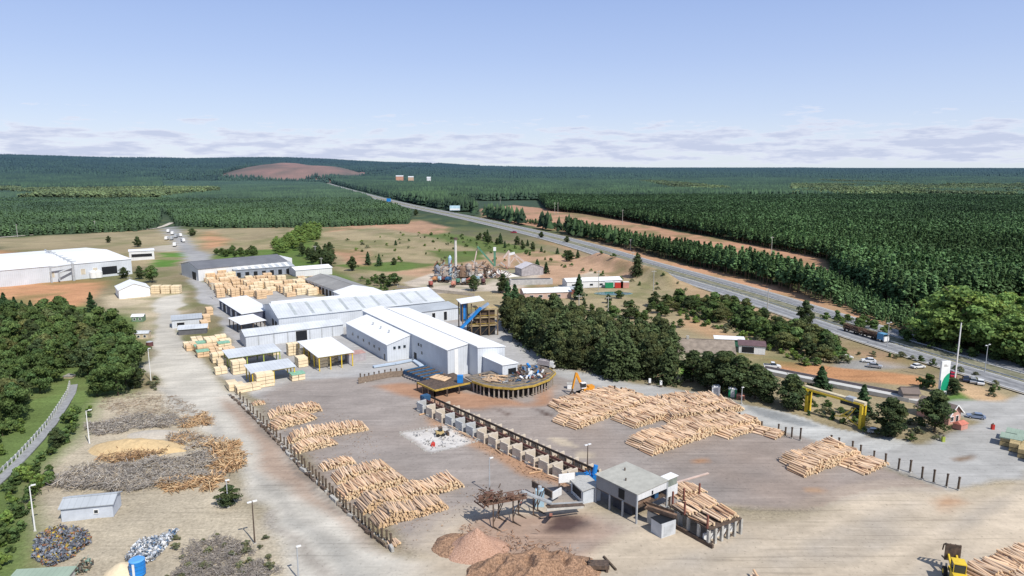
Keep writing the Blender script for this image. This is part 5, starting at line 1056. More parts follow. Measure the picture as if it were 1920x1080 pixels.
brush('thin brown twigs strewn over the soil near the wood edge',[(190,740),(260,735),(330,745),(380,775),(240,780),(190,765)],800,.3,8,[(.30,.22,.15),(.40,.34,.28)],(.8,2.4),.035)
brush('grey dry twigs in the patch at the bottom between the tracks',[(340,1030),(400,1010),(470,1030),(520,1080),(340,1100)],2600,1.0,9,[(.34,.31,.28),(.24,.21,.19)],(.6,1.8),.03)
LIT=[(.34,.22,.14),(.22,.15,.11),(.46,.32,.20)]
for n_,(lb,poly,cnt) in enumerate((('bark litter strewn around the sorting conveyor',[(770,765),(800,758),(1120,915),(1080,930),(980,890),(860,815)],500),('bark litter strewn along the left log piles',[(480,745),(640,775),(720,820),(700,870),(900,920),(880,960),(740,1030),(600,900),(520,810)],450))):
    brush(lb,poly,cnt*2,.1,60+n_,LIT,(.15,.5),.04,'bark_litter')
brush('dark sticks poking out of the bark heap at the bottom',[(850,1000),(900,985),(1010,1010),(1090,1040),(1130,1075),(950,1075),(870,1040)],420,1.2,10,[(.28,.16,.10),(.42,.26,.17)],(.4,1.2),.05)
def scrap(label,poly,n,h,seed,pal,cat='scrap heap'):
    g=np.random.default_rng(seed); wp=PP(poly); a=np.array(wp); V=[];F=[];Cc=[]
    k=0
    while k<n:
        x,y=g.uniform(a[:,0].min(),a[:,0].max()),g.uniform(a[:,1].min(),a[:,1].max())
        if not inside(np.array([x]),np.array([y]),wp)[0]: continue
        c=np.array([x,y,.1+h*g.random()**1.5]); d=g.normal(size=(2,3)); d/=np.linalg.norm(d,axis=1)[:,None]; s=g.uniform(.08,.42); u_=d[0]*s; v_=np.cross(d[0],d[1])*s*g.uniform(.3,1); w_=np.cross(d[0],v_/s)*.12*s
        b0=len(V); V+=[c-u_-v_,c+u_-v_,c+u_+v_,c-u_+v_,c-u_-v_+w_,c+u_-v_+w_,c+u_+v_+w_,c-u_+v_+w_]; F+=[(b0+3,b0+2,b0+1,b0),(b0+4,b0+5,b0+6,b0+7),(b0,b0+1,b0+5,b0+4),(b0+1,b0+2,b0+6,b0+5),(b0+2,b0+3,b0+7,b0+6),(b0+3,b0,b0+4,b0+7)]
        col=np.array(pal[g.integers(len(pal))])*g.uniform(.6,1.2); Cc+=[col]*8; k+=1
    tag(obj('scrap_heap',npmesh('scrap_heap',V,F,np.clip(Cc,0,1),[debris_m])),label,cat,kind='stuff')
scrap('grey blue heap of mixed metal scrap below the long hut',[(62,1050),(70,1010),(110,992),(165,1000),(170,1020),(130,1050),(90,1065)],4200,1.0,1,[(.16,.18,.22),(.26,.29,.34),(.10,.11,.14),(.3,.3,.3),(.20,.23,.28),(.12,.14,.18),(.45,.33,.06),(.30,.14,.08)])
scrap('white and blue heap of plastic sacks and pipes beside the blue tank',[(235,1050),(262,1020),(300,1010),(335,995),(318,1020),(290,1050),(262,1062)],2200,1.0,2,[(.6,.62,.64),(.5,.55,.62),(.12,.2,.32),(.14,.15,.17),(.7,.7,.7)])
scrap('machine parts lying in a line above the lower left corner',[(135,1072),(165,1050),(178,1060),(150,1085)],160,1.0,3,[(.14,.12,.10),(.2,.3,.25),(.35,.28,.2)])
mb=MB(); mb.tube((0,0,.1),(0,0,2.8),1.25,1.25,20,blue); mb.tube((0,0,2.8),(0,0,3.0),1.3,1.0,20,M('light_blue_lid',(.10,.32,.68),.5,.1)); 
for z in (.7,1.4,2.1): mb.tube((0,0,z),(0,0,z+.12),1.31,1.31,20,blue)
mb.box(-.2,-1.33,.1,.2,-1.25,2.6,white); tag(mb.build('blue_water_tank',None,None,PV(259,1077)),'bright blue water tank beside the cream sawdust heap','tank')
mb=MB(); mb.box(-1.8,-1,.6,1.8,1,1.3,steel); mb.box(-1.8,-1,0,-1.4,1,.6,steel); mb.box(1.2,-1,0,1.6,1,.6,steel); mb.bar((-1.4,0,1.3),(-1.7,0,2.4),.2,.2,steel); tag(mb.build('steel_trestle',None,None,PV(1122,1068)),'dark steel trestle at the foot of the bark heap','trestle')
mb=MB(); mb.bar(PV(1132,1045)+Vector((0,0,.2)),PV(1155,1070)+Vector((0,0,.2)),.3,.3,wood); tag(mb.build('timber_beam'),'dark beam lying right of the bark heap','beam')
mb=MB(); mb.bar(PV(1263,907)+Vector((0,0,.12)),PV(1328,888)+Vector((0,0,.12)),.5,.2,M('pale_plank',(.55,.42,.36),.8,.15)); tag(mb.build('pale_plank'),'long pale plank lying on the yard right of the mill roof','plank')
for (x0,y0,x1,y1,l) in ((786,779,810,773,'short pale log lying left of the first sorting bin'),(992,889,1020,884,'short pale log lying beside the last sorting bins')): mb=MB(); mb.tube(PV(x0,y0)+Vector((0,0,.2)),PV(x1,y1)+Vector((0,0,.2)),.2,.17,8,log1); tag(mb.build('fallen_log'),l,'log')
# pale square with small loader and curb
mb=MB(); sq=[(748,812),(838,795),(897,828),(806,852)]
for a_,b_ in zip(sq,sq[1:]+sq[:1]):
    A2,B2=PV(*a_),PV(*b_); n=int((B2-A2).length/.9)
    for k in range(n):
        if random.random()<.7: p=A2.lerp(B2,(k+.5)/n); s_=random.uniform(.12,.3); mb.box(p.x-s_,p.y-s_*.6,0,p.x+s_,p.y+s_*.6,s_,conc)
tag(mb.build('rubble_border'),'broken rim of small rubble around the white square in the yard','rubble',kind='stuff')
scrap('grey debris scattered over the white square in the yard',[(770,812),(838,800),(885,827),(808,845)],130,.25,6,[(.35,.35,.36),(.5,.48,.45),(.25,.26,.28)],'debris')
mb=MB(); mb.box(-.5,-.5,0,.5,.5,.7,red); mb.add([(-.5,-.5,.7),(.5,-.5,.7),(.5,.5,.7),(-.5,.5,.7),(0,0,1.2)],[(0,1,4),(1,2,4),(2,3,4),(3,0,4)],red); tag(mb.build('red_box',None,None,PV(812,836)),'small red box standing on the white square','box')
# ------------------------------------------------------------ curved log deck at the hall
PTS=[P(885,714,3.7),P(905,721,3.7),P(925,725,3.7),P(962,728,3.7),P(1002,722,3.7),P(1030,711,3.7),P(1042,699,3.7),P(1030,690,3.7),P(1008,684,3.7),P(975,684,3.7),P(915,696,3.7),P(872,706,3.7)]
cd=thing('curved_log_deck','curved log deck with yellow edge beam on many posts in front of the white hall','log deck',(PTS[3][0],PTS[3][1],0)); O=Vector(cd.location)
loc=[(x-O.x,y-O.y) for x,y in PTS]
mb=MB(); mb.prism(loc[::1],3.4,3.7,M('deck_surface',(.12,.115,.115),.85,.6,.8,rgb2=(.30,.25,.20))); mb.build('platform',None,cd)
mb=MB()
for a_,b_ in zip(loc[:8],loc[1:8]): mb.bar((a_[0],a_[1],3.45),(b_[0],b_[1],3.45),.3,.6,ochre); mb.bar((a_[0],a_[1],4.6),(b_[0],b_[1],4.6),.08,.08,ochre)
mb.build('edge_beam',None,cd)
per=[]
for a_,b_ in zip(loc[:7],loc[1:7]):
    n=max(2,round(math.dist(a_,b_)/1.7)); per+=[(a_[0]+(b_[0]-a_[0])*k/n,a_[1]+(b_[1]-a_[1])*k/n) for k in range(n)]
ce=Vector((sum(l[0] for l in loc)/len(loc),sum(l[1] for l in loc)/len(loc)))
for i,(x,y) in enumerate(per):
    mb=MB(); q=Vector((x,y))+(ce-Vector((x,y))).normalized()*.5; mb.box(q.x-.22,q.y-.22,0,q.x+.22,q.y+.22,3.4,M('brown_grey_post',(.30,.26,.21),.85,.3) if i%2 else M('dusty_silo',(.34,.30,.27))); mb.build('post',None,cd)
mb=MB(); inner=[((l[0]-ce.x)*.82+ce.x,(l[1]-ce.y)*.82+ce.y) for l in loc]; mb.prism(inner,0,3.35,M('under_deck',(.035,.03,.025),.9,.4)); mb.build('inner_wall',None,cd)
mb=MB(); g=random.Random(8)
for k in range(110):
    c=ce+Vector((g.uniform(-14,14),g.uniform(-7,7))); 
    if not inside(np.array([c.x]),np.array([c.y]),inner)[0]: continue
    v=Vector((g.uniform(-1.6,1.6),g.uniform(-.8,.8),g.uniform(-.2,.6))); mb.bar((c.x,c.y,3.9),(c.x+v.x,c.y+v.y,3.95+abs(v.z)),g.uniform(.15,.5),g.uniform(.15,.4),g.choice([dblue,steel,galv,steel,M('machine_brown',(.2,.13,.09)),log1,steel,dblue,steel]))
for k in range(60):
    q=Vector(PV(g.uniform(975,1018),g.uniform(690,712),3.7))-O; v=Vector((g.uniform(-1.3,1.3),g.uniform(-1.3,1.3),g.uniform(-.3,1.3))); mb.bar((q.x,q.y,4.0),(q.x+v.x,q.y+v.y,4.1+abs(v.z)),g.uniform(.25,.8),g.uniform(.2,.6),g.choice([dblue,steel,galv,steel,white,blue,M('maroon_steel',(.16,.06,.05))]))
mb.build('machinery',None,cd)
mb=MB()
for k in range(34):
    q=Vector(PV(g.uniform(902,938),g.uniform(704,716),3.7))-O; an=rad(-20)+g.uniform(-.5,.5); mb.bar((q.x,q.y,3.85+.3*g.random()),(q.x+2.6*math.cos(an),q.y+2.6*math.sin(an),3.9+.3*g.random()),.3,.2,M('cream_board',(.66,.47,.30)))
mb.build('boards',None,cd)
mb=MB(); q=Vector(PV(1010,708,0))-O; mb.box(q.x-2.4,q.y-3.2,.0,q.x-.2,q.y-2.6,3.3,M('cream_panel',(.6,.5,.34),.8,.15)); mb.build('panel',None,cd)
# left arm of the deck
la=thing('infeed_deck','yellow edged infeed deck with stacked boards and blue rollers left of the curved deck','infeed deck',PV(820,725)); O=Vector(la.location)
def LD(px,py,z): return PV(px,py,z)-O
quad=[LD(782,716,3),LD(815,731,3),LD(884,716,3),LD(850,698,3)]
mb=MB(); mb.prism([(q.x,q.y) for q in quad],2.6,2.9,steel); mb.build('platform',None,la)
mb=MB(); mb.bar(quad[0]-Vector((0,0,.3)),quad[1]-Vector((0,0,.3)),.3,.5,ochre); mb.bar(quad[1]-Vector((0,0,.3)),quad[2]-Vector((0,0,.3)),.3,.5,ochre); mb.build('edge_beam',None,la)
for t in (0,.33,.66,1):
    for e,f in ((0,1),(1,2)):
        q=quad[e].lerp(quad[f],t); mb=MB(); mb.box(q.x-.2,q.y-.2,0,q.x+.2,q.y+.2,2.6,steel); mb.build('post',None,la)
mb=MB()
for k in range(9): q0=LD(758+k*5,695+k*2,2.6); q1=LD(800+k*5,686+k*2.2,2.6); mb.tube(q0,q1,.3,.3,8,steel if k%2 else dblue)
q0=LD(757,698,1.6); q1=LD(800,714,1.6); mb.bar(q0,q1,.5,1.2,dblue); mb.build('roller_bed',None,la)
mb=MB()
for k in range(12): q=LD(806+k*2.4,708+k*.6,3.1); mb.bar(q,q+Vector((2.0,2.6,.2+.1*(k%3))),.32,.2,M('cream_board',(.66,.47,.30),.8,.12))
mb.build('boards',None,la)
mb=MB(); q=LD(863,715,3.2); mb.box(q.x-.9,q.y-.8,q.z-.3,q.x+.9,q.y+.8,q.z+2.0,blue); mb.build('blue_cabinet',None,la)
mb=MB(); q0=PV(748,688);q1=PV(770,684)
# retaining posts left of it
for px,py in ((676,716),(684,717),(692,715),(702,713),(711,711),(722,709),(733,707),(744,706),(753,706)): 
    o=obj('yard_post',random.choice(PM),None,PV(px,py),FA); o.scale=(1,1,.95); tag(o,'dark post in the short palisade left of the infeed deck','post','palisade posts')
mb=MB(); pl=[(672,720),(700,714),(730,708),(757,706)]
for a_,b_ in zip(pl,pl[1:]): mb.bar(PV(*a_)+Vector((0,0,1.1)),PV(*b_)+Vector((0,0,1.1)),.15,2.0,M('plank_fence',(.22,.17,.13),.9,.35,2))
tag(mb.build('plank_fence'),'low brown plank wall behind the palisade posts','fence')
mb=MB(); L_=[(700,690),(740,684),(775,677),(790,688),(797,706)]
for a_,b_ in zip(L_,L_[1:]): mb.bar(PV(*a_)+Vector((0,0,.5)),PV(*b_)+Vector((0,0,.5)),1.6,.5,M('pale_blue_belt',(.42,.50,.60),.7,.15))
tag(mb.build('outfeed_conveyor'),'low pale blue conveyor curving below the white hall','conveyor')
# ------------------------------------------------------------ screening tower
p=P(868,632); st=thing('screening_tower','open steel and timber screening tower with white roof and blue conveyors behind the white hall','tower',(p[0],p[1],0),rad(15)); TW,TD,TH=15,9,15
for i in range(5):
    for j in (0,TD):
        mb=MB(); x=TW*i/4; mb.box(x-.22,j-.22,0,x+.22,j+.22,11 if i>1 else 14,M('rust_frame',(.17,.12,.075),.85,.4)); mb.build('post',None,st)
for z in (4.2,7.6,11.0):
    mb=MB(); mb.box(3 if z<11 else 6,0,z,TW+.3,TD,z+.35,M('ochre_platform',(.36,.28,.16),.85,.3)); mb.bar((3,-.1,z+1.1),(TW,-.1,z+1.1),.08,.08,yellow); mb.build('platform',None,st)
mb=MB(); mb.box(4,.6,0,TW-1,TD-.6,3.9,dark); mb.box(6,1,4.6,TW-1,TD-1,7.4,M('tower_core',(.10,.07,.05),.9,.4)); mb.box(8,1,8,TW-1,TD-1,10.8,M('tower_core',(.1,.07,.05))); mb.build('inner_wall',None,st)
s=MB(); roofslab(s,[(-1,-1.5,14.6),(9,-1.5,15.6),(9,TD,15.6),(-1,TD,14.6)],.2,white_roof2); s.build('roof',None,st)
mb=MB(); mb.box(-.5,.5,6.5,1.8,3.2,14.2,dblue); mb.box(.3,.3,7.5,1.2,.52,13.5,blue); mb.build('blue_silo',None,st)
mb=MB(); mb.bar((-4,-2,1.5),(7.5,-1.5,12.5),1.3,1.0,blue); mb.bar((3,-1,9),(11,-.5,14),1.2,.9,M('blue_grey_duct',(.25,.33,.45),.6,.2)); mb.build('belt_conveyor',None,st)
mb=MB()
for i in range(4): x0=TW*i/4; mb.bar((x0,-.15,.2),(x0+TW/4,-.15,4.1),.12,.12,M('rust_frame',(.17,.12,.075))); mb.bar((x0+TW/4,-.15,4.4),(x0,-.15,7.5),.12,.12,M('rust_frame',(.17,.12,.075)))
mb.build('bracing',None,st)
# ------------------------------------------------------------ batching plant
def at(px,py,z=0): return PV(px,py,z)
bp_=thing('batching_plant','concrete batching plant with tall white chimney, tanks and pipes beyond the white hall','plant',at(855,522)); O=Vector(bp_.location)
mb=MB(); mb.tube((0,0,8),(0,0,25),.85,.75,12,M('chimney_white',(.6,.58,.54),.6,.15)); mb.tube((0,0,0),(0,0,8),1.1,.9,12,galv); mb.tube((0,0,25),(0,0,26.2),1.3,1.3,12,steel); mb.build('chimney',None,bp_)
for dx,dy,h,r_,m in ((-12,2,7,2.0,M('grey_blue_steel',(.20,.22,.26),.7,.3)),(-7,0,6.5,2.2,M('dusty_silo',(.34,.30,.27),.8,.3)),(-4,3,13,1.2,M('pale_blue_paint',(.35,.5,.6))),(8,2,8,2.2,M('dusty_silo',(.34,.30,.27))),(13,1,9,1.1,M('dusty_silo',(.34,.30,.27))),(19,1,6,1.5,steel),(4,-1,7,2.4,M('machine_brown',(.2,.13,.09)))):
    mb=MB(); mb.tube((dx,dy,1.5),(dx,dy,h),r_,r_,12,m); mb.tube((dx,dy,h),(dx,dy,h+1.5),r_,r_*.3,12,m); mb.box(dx-r_*.7,dy-r_*.7,0,dx+r_*.7,dy+r_*.7,1.5,steel); mb.build('tank',None,bp_)
mb=MB(); g=random.Random(12)
for k in range(230):
    c=Vector((g.uniform(-15,34),g.uniform(-3,4),9*g.random()**1.6+.5)); v=Vector((g.uniform(-4,4),g.uniform(-1,1),g.uniform(-3,3))); mb.bar(c,c+v,g.uniform(.2,.7),g.uniform(.2,.6),g.choice([galv,steel,M('dusty_silo',(.34,.30,.27)),M('rusty_red',(.26,.11,.08),.8,.3),M('cream_rust',(.45,.34,.27),.8,.3),M('machine_brown',(.2,.13,.09)),steel]))
mb.build('pipework',None,bp_)
gc=thing('aggregate_conveyors','green and white aggregate conveyors forming a V beside the batching plant','conveyor',at(925,505)); O=Vector(gc.location)
dull_green=M('dull_green_paint',(.09,.22,.15),.7,.3)
def cv(m,*seg):
    mb=MB()
    for a_,b_,w_ in seg: mb.bar(a_,b_,w_,w_*.9,m)
    return mb
cv(dull_green,((-11,0,16),(1,0,2),1.2),((1,0,2),(1,0,14),1.5)).build('green_belt',None,gc)
cv(M('pale_pink_paint',(.55,.45,.40),.7,.2),((-14,1,1),(-11,1,15),.8),((7,0,8),(11,0,13),1.3),((11,0,12),(11,0,2),1.8),((14,0,11),(27,0,1),1.1),((9,0,0),(15,0,9),.8),((15,0,9),(22,0,0),.8)).build('frame',None,gc)
cv(white,((1,0,13),(1,0,15.5),1.9),((11,0,10.5),(15,0,11.5),1.7)).build('head_box',None,gc)
r,w=building('gravel_hopper','grey hopper shed with torn pale roof right of the aggregate conveyors','shed',P(978,518),rad(25),16,10,5,'gy',3.0,M('hopper_wall',(.33,.31,.32),.9,.3),M('torn_roof',(.50,.48,.50),.9,.25))
mb=MB(); mb.box(0,0,0,26,5,3.2,M('trough_grey',(.42,.41,.40),.9,.2)); mb.box(1,1,3.2,25,4,3.3,dark); tag(mb.build('feed_bins',None,None,at(957,535),rad(8)),'long pale grey feed bins in front of the aggregate conveyors','bins')
x,y=P(930,517); heap('gravel_heap','white gravel heap behind the feed bins','heap',x,y,14,8,4,0,M('white_gravel',(.62,.60,.56),.95,.1,.5),21,1.2,.1,24)
g=random.Random(20); cols_=[M('dull_red',(.35,.10,.08),.7,.3),M('dull_orange',(.45,.22,.10),.7,.3),M('pale_blue_paint',(.35,.5,.6)),M('maroon_tank',(.12,.05,.05)),dblue,M('salmon',(.5,.22,.16),.8,.2),M('dull_green_paint',(.09,.22,.15)),galv]
def truckette(px,py,rz,m,label,group,s=1.0):
    r=thing('mixer_truck',label,'truck',at(px,py),rz,group); r.scale=(s,s,s)
    mb=MB(); mb.box(0,-1.2,.8,2.0,1.2,3.0,m); mb.add([(2.0,-1.2,.8),(2.3,-1.1,.9),(2.3,1.1,.9),(2.0,1.2,.8),(2.0,-1.2,3.0),(2.15,-1.1,1.9),(2.15,1.1,1.9),(2.0,1.2,3.0)],[(0,1,5,4),(1,2,6,5),(2,3,7,6),(5,6,7,4)],m); mb.build('cab',None,r)
    mb=MB(); mb.tube((-5.0,0,2.6),(-2.6,0,2.2),.7,1.35,12,m); mb.tube((-2.6,0,2.2),(-.4,0,1.9),1.35,.9,12,m); mb.build('drum',None,r)
    mb=MB(); mb.box(-5,-.9,.7,0,.9,1.0,steel); mb.build('chassis',None,r)
    mb=MB(); mb.box(2.16,-1,1.95,2.22,1,2.8,glass); mb.build('windscreen',None,r)
    for x in (1.0,-2.9,-4.3):
        for y in (-1.1,1.1): mb=MB(); mb.tube((x,y-.15,.5),(x,y+.15,.5),.5,.5,12,rubber); mb.build('wheel',None,r)
for k in range(12):
    px=806+k*9+g.uniform(-2,2); py=g.choice([528,532,537]); truckette(px,py,g.uniform(1.2,1.9),cols_[k%8],['red','orange','pale blue','dark maroon','navy blue','salmon','green','grey'][k%8]+' mixer truck parked in the batching plant yard'+(' at its right end' if k>7 else ''),'trucks parked in the batching plant yard',1.0)
mb=MB(); 
for k in range(9): A2=at(745+k*16,540+k*1.6); mb.box(A2.x-.1,A2.y-.1,0,A2.x+.1,A2.y+.1,2,conc)
mb.bar(at(745,540)+Vector((0,0,1)),at(890,556)+Vector((0,0,1)),.1,1.6,M('fence_mesh_pale',(.45,.40,.34),.9,.2)); tag(mb.build('yard_wall'),'low pale wall around the batching plant yard','wall')
# pond + playground blocks in park
mb=MB(); n=20; mb.prism([(11*math.cos(2*PI*k/n),5.5*math.sin(2*PI*k/n)) for k in range(n)],.05,.30,M('pond_rim',(.2,.25,.2),.9,.2)); mb.prism([(10.2*math.cos(2*PI*k/n),4.8*math.sin(2*PI*k/n)) for k in range(n)],.30,.33,M('pond_water',(.03,.11,.10),.15,.3)); tag(mb.build('pond',None,None,at(1150,551)),'small green pond in the park','pond')
for px,m,l in ((1142,green,'green container beside the pond'),(1160,red,'red container beside the pond'),(1171,M('pink_box',(.5,.25,.2)),'pink container beside the pond')):
    mb=MB(); mb.box(-2.4,-1.2,.2,2.4,1.2,3.6,m); mb.box(-2.5,-1.3,3.6,2.5,1.3,3.75,white); mb.box(-2,-1.3,0,-1.6,1.3,.2,steel); mb.box(1.6,-1.3,0,2,1.3,.2,steel); tag(mb.build('container',None,None,at(px,540)),l,'container')
# ------------------------------------------------------------ vehicles
def car(px,py,rz,m,label,kindc='car',group=None,s=1.0):
    r=thing('parked_car' if kindc=='car' else kindc,label,'car' if kindc=='car' else kindc.replace('_',' '),PV(px,py,.02),rz,group); r.scale=(s,s,s)
    pickup=kindc=='pickup_truck'
    prof=[(-2.2,.35),(-2.25,.85),(-1.9,.98),(.9,1.0),(2.0,.85),(2.2,.6),(2.15,.35)]
    n=len(prof); mb=MB(); W=.88
    v=[(x,-W,z) for x,z in prof]+[(x,W,z) for x,z in prof]; mb.add(v,[tuple(range(n)),tuple(range(2*n-1,n-1,-1))]+[(i,n+i,n+(i+1)%n,(i+1)%n) for i in range(n)],m)
    cab=[(-1.75,.98),(-1.35,1.44),(.25,1.48),(1.0,1.0)] if not pickup else [(-.5,.98),(-.35,1.62),(.5,1.62),(1.1,1.0)]
    v=[(x,-(W-.04) if z<1.1 else -(W-.2),z) for x,z in cab]+[(x,(W-.04) if z<1.1 else (W-.2),z) for x,z in cab]
    mb.build('body',None,r)
    mb=MB(); mb.add(v,[(0,1,2,3),(7,6,5,4),(0,4,5,1),(1,5,6,2),(2,6,7,3)],glass); mb.build('windows',None,r)
    t=cab[1],cab[2]; mb=MB(); mb.box(t[0][0]-.02,-(W-.19),t[0][1]-.01,t[1][0]+.04,W-.19,t[1][1]+.05,m); mb.build('roof',None,r)
    if pickup: mb=MB(); mb.box(-2.1,-.7,.99,-.6,.7,1.0,dark); mb.build('cargo_bed',None,r)
    for x in (-1.35,1.35):
        for y in (-.86,.86): mb=MB(); mb.tube((x,y-.1,.33),(x,y+.1,.33),.33,.33,12,rubber); mb.tube((x,y-.115,.33),(x,y+.115,.33),.18,.18,8,galv); mb.build('wheel',None,r)
    for y in (-.62,.62): mb=MB(); mb.box(2.1,y-.15,.55,2.22,y+.15,.72,white); mb.build('headlight',None,r)
    return r
cw=M('car_white',(.72,.73,.74),.3,.03,spec=.5); cs2=M('car_silver',(.42,.44,.47),.3,.05,metal=.3,spec=.5); cr=M('car_red',(.45,.02,.05),.3,.05,spec=.5); cb_=M('car_dark_blue',(.03,.04,.08),.3,.05,spec=.5); cbl=M('car_blue_grey',(.20,.25,.36),.3,.05,spec=.5)
car(1829,784,rad(155),cbl,'blue grey saloon car parked beside the gatehouse',s=1.05)
car(1721,690,rad(12),cw,'white car alone in the middle of the orange parking lot',s=1.1)
car(1628,679,rad(165),cw,'white car behind its silver neighbour on the dirt lot',s=1.1); car(1640,689,rad(-28),cs2,'silver car in front of the white one on the dirt lot',s=1.1)
car(1781,703,rad(60),cb_,'dark blue car beside the red car near the tall mast',s=1.05); car(1786,706,rad(65),cr,'red car behind the green and white totem sign',s=1.05)
car(1811,714,rad(60),cb_,'dark car leftmost of the three in the row by the highway junction',s=1.1); car(1824,717,rad(60),cs2,'silver car in the middle of the row by the highway junction',s=1.1); car(1838,720,rad(60),cw,'white car rightmost of the three in the row by the highway junction',s=1.1)
car(1448,690,rad(-14),cw,'white pickup truck parked at the upper end of the weighbridge','pickup_truck',s=1.3)
car(1589,672,rad(10),cw,'small white vehicle parked beside the grey rubble on the dirt lot',s=.9)
car(1640,812,rad(-15),cs2,'pale car half hidden under the trees right of the gantry',s=.9)
car(963,437,rad(150),cr,'red car driving on the highway',s=1.5)
car(640,352,rad(120),cw,'white van-sized car far up the highway near the bend',s=2.2)
for k,(px,py) in enumerate([(316,436),(324,440),(330,446),(338,444),(343,454),(322,450),(328,462),(313,450)]):
    s_=1.7; r=thing('parked_truck',['white truck','white truck','grey truck'][k%3]+' parked by the road to the gate','truck',at(px,py),g.uniform(1.8,2.3),'trucks by the gate road')
    m=[white,white,galv][k%3]; mb=MB(); mb.box(-4,-1.2,1.0,1.6,1.2,3.6,m); mb.build('cargo_box',None,r); mb=MB(); mb.box(1.8,-1.15,.7,3.6,1.15,2.8,m if k%2 else cb_); mb.box(3.6,-1,1.7,3.66,1,2.6,glass); mb.build('cab',None,r)
    mb=MB()
    for x in (-3,-1.8,2.7):
        mb.tube((x,-1.2,.5),(x,1.2,.5),.5,.5,10,rubber)
    mb.build('wheel',None,r)
# highway log truck
def on_hw(px,py): return PV(px,py,.46)
ta=Vector(P(1592,624)); tb=Vector(P(1660,644)); tdir=math.atan2(tb.y-ta.y,tb.x-ta.x); lt=thing('log_truck','log truck with trailer and blue and white cab on the highway','truck',(tb.x,tb.y,.46),tdir)
mb=MB(); mb.box(-3.2,-1.25,.8,-.1,1.25,3.4,M('truck_blue',(.10,.28,.45),.4,.1)); mb.build('cab',None,lt); mb=MB(); mb.box(-.08,-1.25,.5,.5,1.25,2.4,white); mb.box(-.09,-1.1,2.4,.2,1.1,3.2,glass); mb.build('bonnet',None,lt)
for i,(x0,x1) in enumerate(((-12,-3.8),(-22,-13))):
    mb=MB(); mb.box(x0,-.9,.9,x1,.9,1.25,steel)
    for x in (x0+.4,(x0+x1)/2,x1-.4):
        for y in (-1.25,1.2): mb.box(x,y,1.1,x+.12,y+.1,3.3,steel)
    mb.build('trailer_frame',None,lt)
    mb=MB()
    for k in range(26): mb.tube((x0+g.uniform(0,.4),g.uniform(-1.05,1.05),g.uniform(1.45,3.1)),(x1-g.uniform(0,.4),g.uniform(-1.05,1.05),g.uniform(1.45,3.1)),.2,.18,6,M('barked_log',(.13,.08,.055),.9,.4))
    mb.build('log_load',None,lt)
for x in (-.7,-4.6,-5.8,-10.6,-14,-15.2,-20.6):
    for y in (-1.1,1.1): mb=MB(); mb.tube((x,y-.18,.5),(x,y+.18,.5),.52,.52,12,rubber); mb.build('wheel',None,lt)
# excavator
ex=thing('excavator','yellow crawler material handler with raised arm behind the log piles','excavator',PV(1098,740),rad(200))
mb=MB(); mb.box(-2.0,-1.4,1.0,1.8,1.4,1.25,steel); mb.box(-2.4,-1.2,1.3,1.2,1.3,2.5,orange); mb.box(-2.6,-1.0,2.5,-.6,1.1,2.9,orange); mb.build('body',None,ex)
mb=MB(); mb.box(.4,.1,2.5,2.0,1.3,4.3,white); mb.box(.5,.2,2.9,2.05,1.35,4.1,glass); mb.build('cab',None,ex)
for y in (-1.7,1.1):
    mb=MB(); mb.box(-2.2,y,.15,2.2,y+.6,1.0,rubber); mb.tube((-2.2,y,.55),(-2.2,y+.6,.55),.5,.5,12,rubber); mb.tube((2.2,y,.55),(2.2,y+.6,.55),.5,.5,12,rubber); mb.build('track',None,ex)
mb=MB(); mb.bar((.8,-.4,2.2),(3.2,-.4,7.2),.55,.8,orange); mb.build('boom',None,ex)
mb=MB(); mb.bar((3.2,-.4,7.4),(4.4,-.4,2.4),.45,.6,orange); mb.build('arm',None,ex)
mb=MB(); mb.tube((4.4,-.4,2.4),(4.4,-.4,1.7),.25,.25,8,steel); mb.bar((4.4,-.4,1.7),(3.7,-.4,.5),.7,.25,steel); mb.bar((4.4,-.4,1.7),(5.2,-.4,.5),.7,.25,steel); mb.build('grapple',None,ex)
# wheel loader at lower right
wl=thing('log_loader','yellow wheel loader with black log grapple beside the lower right pile','loader',PV(1792,1092),rad(70)); wl.scale=(1.1,)*3
mb=MB(); mb.box(-3.2,-1.0,1.0,-.2,1.0,2.3,yellow); mb.box(-3.3,-.8,1.2,-3.1,.8,2.1,steel); mb.box(-.2,-.7,.9,2.2,.7,1.5,yellow); mb.build('body',None,wl)
mb=MB(); mb.box(-1.3,-.8,2.3,.4,.8,3.7,glass); mb.box(-1.4,-.9,3.7,.5,.9,3.85,yellow)
for x in (-1.35,.4):
    for y in (-.85,.8): mb.box(x,y,2.3,x+.08,y+.08,3.7,yellow)
mb.build('cab',None,wl)
for x in (-2.2,1.5):
    for y in (-1.3,1.0): mb=MB(); mb.tube((x,y,.8),(x,y+.5,.8),.8,.8,16,rubber); mb.tube((x,y-.03,.8),(x,y+.53,.8),.35,.35,10,yellow); mb.build('wheel',None,wl)
mb=MB()
for y in (-.55,.55): mb.bar((.6,y,1.7),(3.2,y,2.8),.25,.4,yellow)
mb.build('lift_arm',None,wl)
mb=MB(); mb.box(3.2,-1.1,1.8,3.4,1.1,4.6,steel)
for y in (-1.0,-.3,.4,1.0): mb.bar((3.3,y,2.0),(5.0,y,1.5),.15,.2,steel); mb.bar((3.3,y,4.6),(4.6,y,3.7),.15,.2,steel); mb.bar((4.6,y,3.7),(5.0,y,2.6),.15,.2,steel)
mb.build('grapple',None,wl)
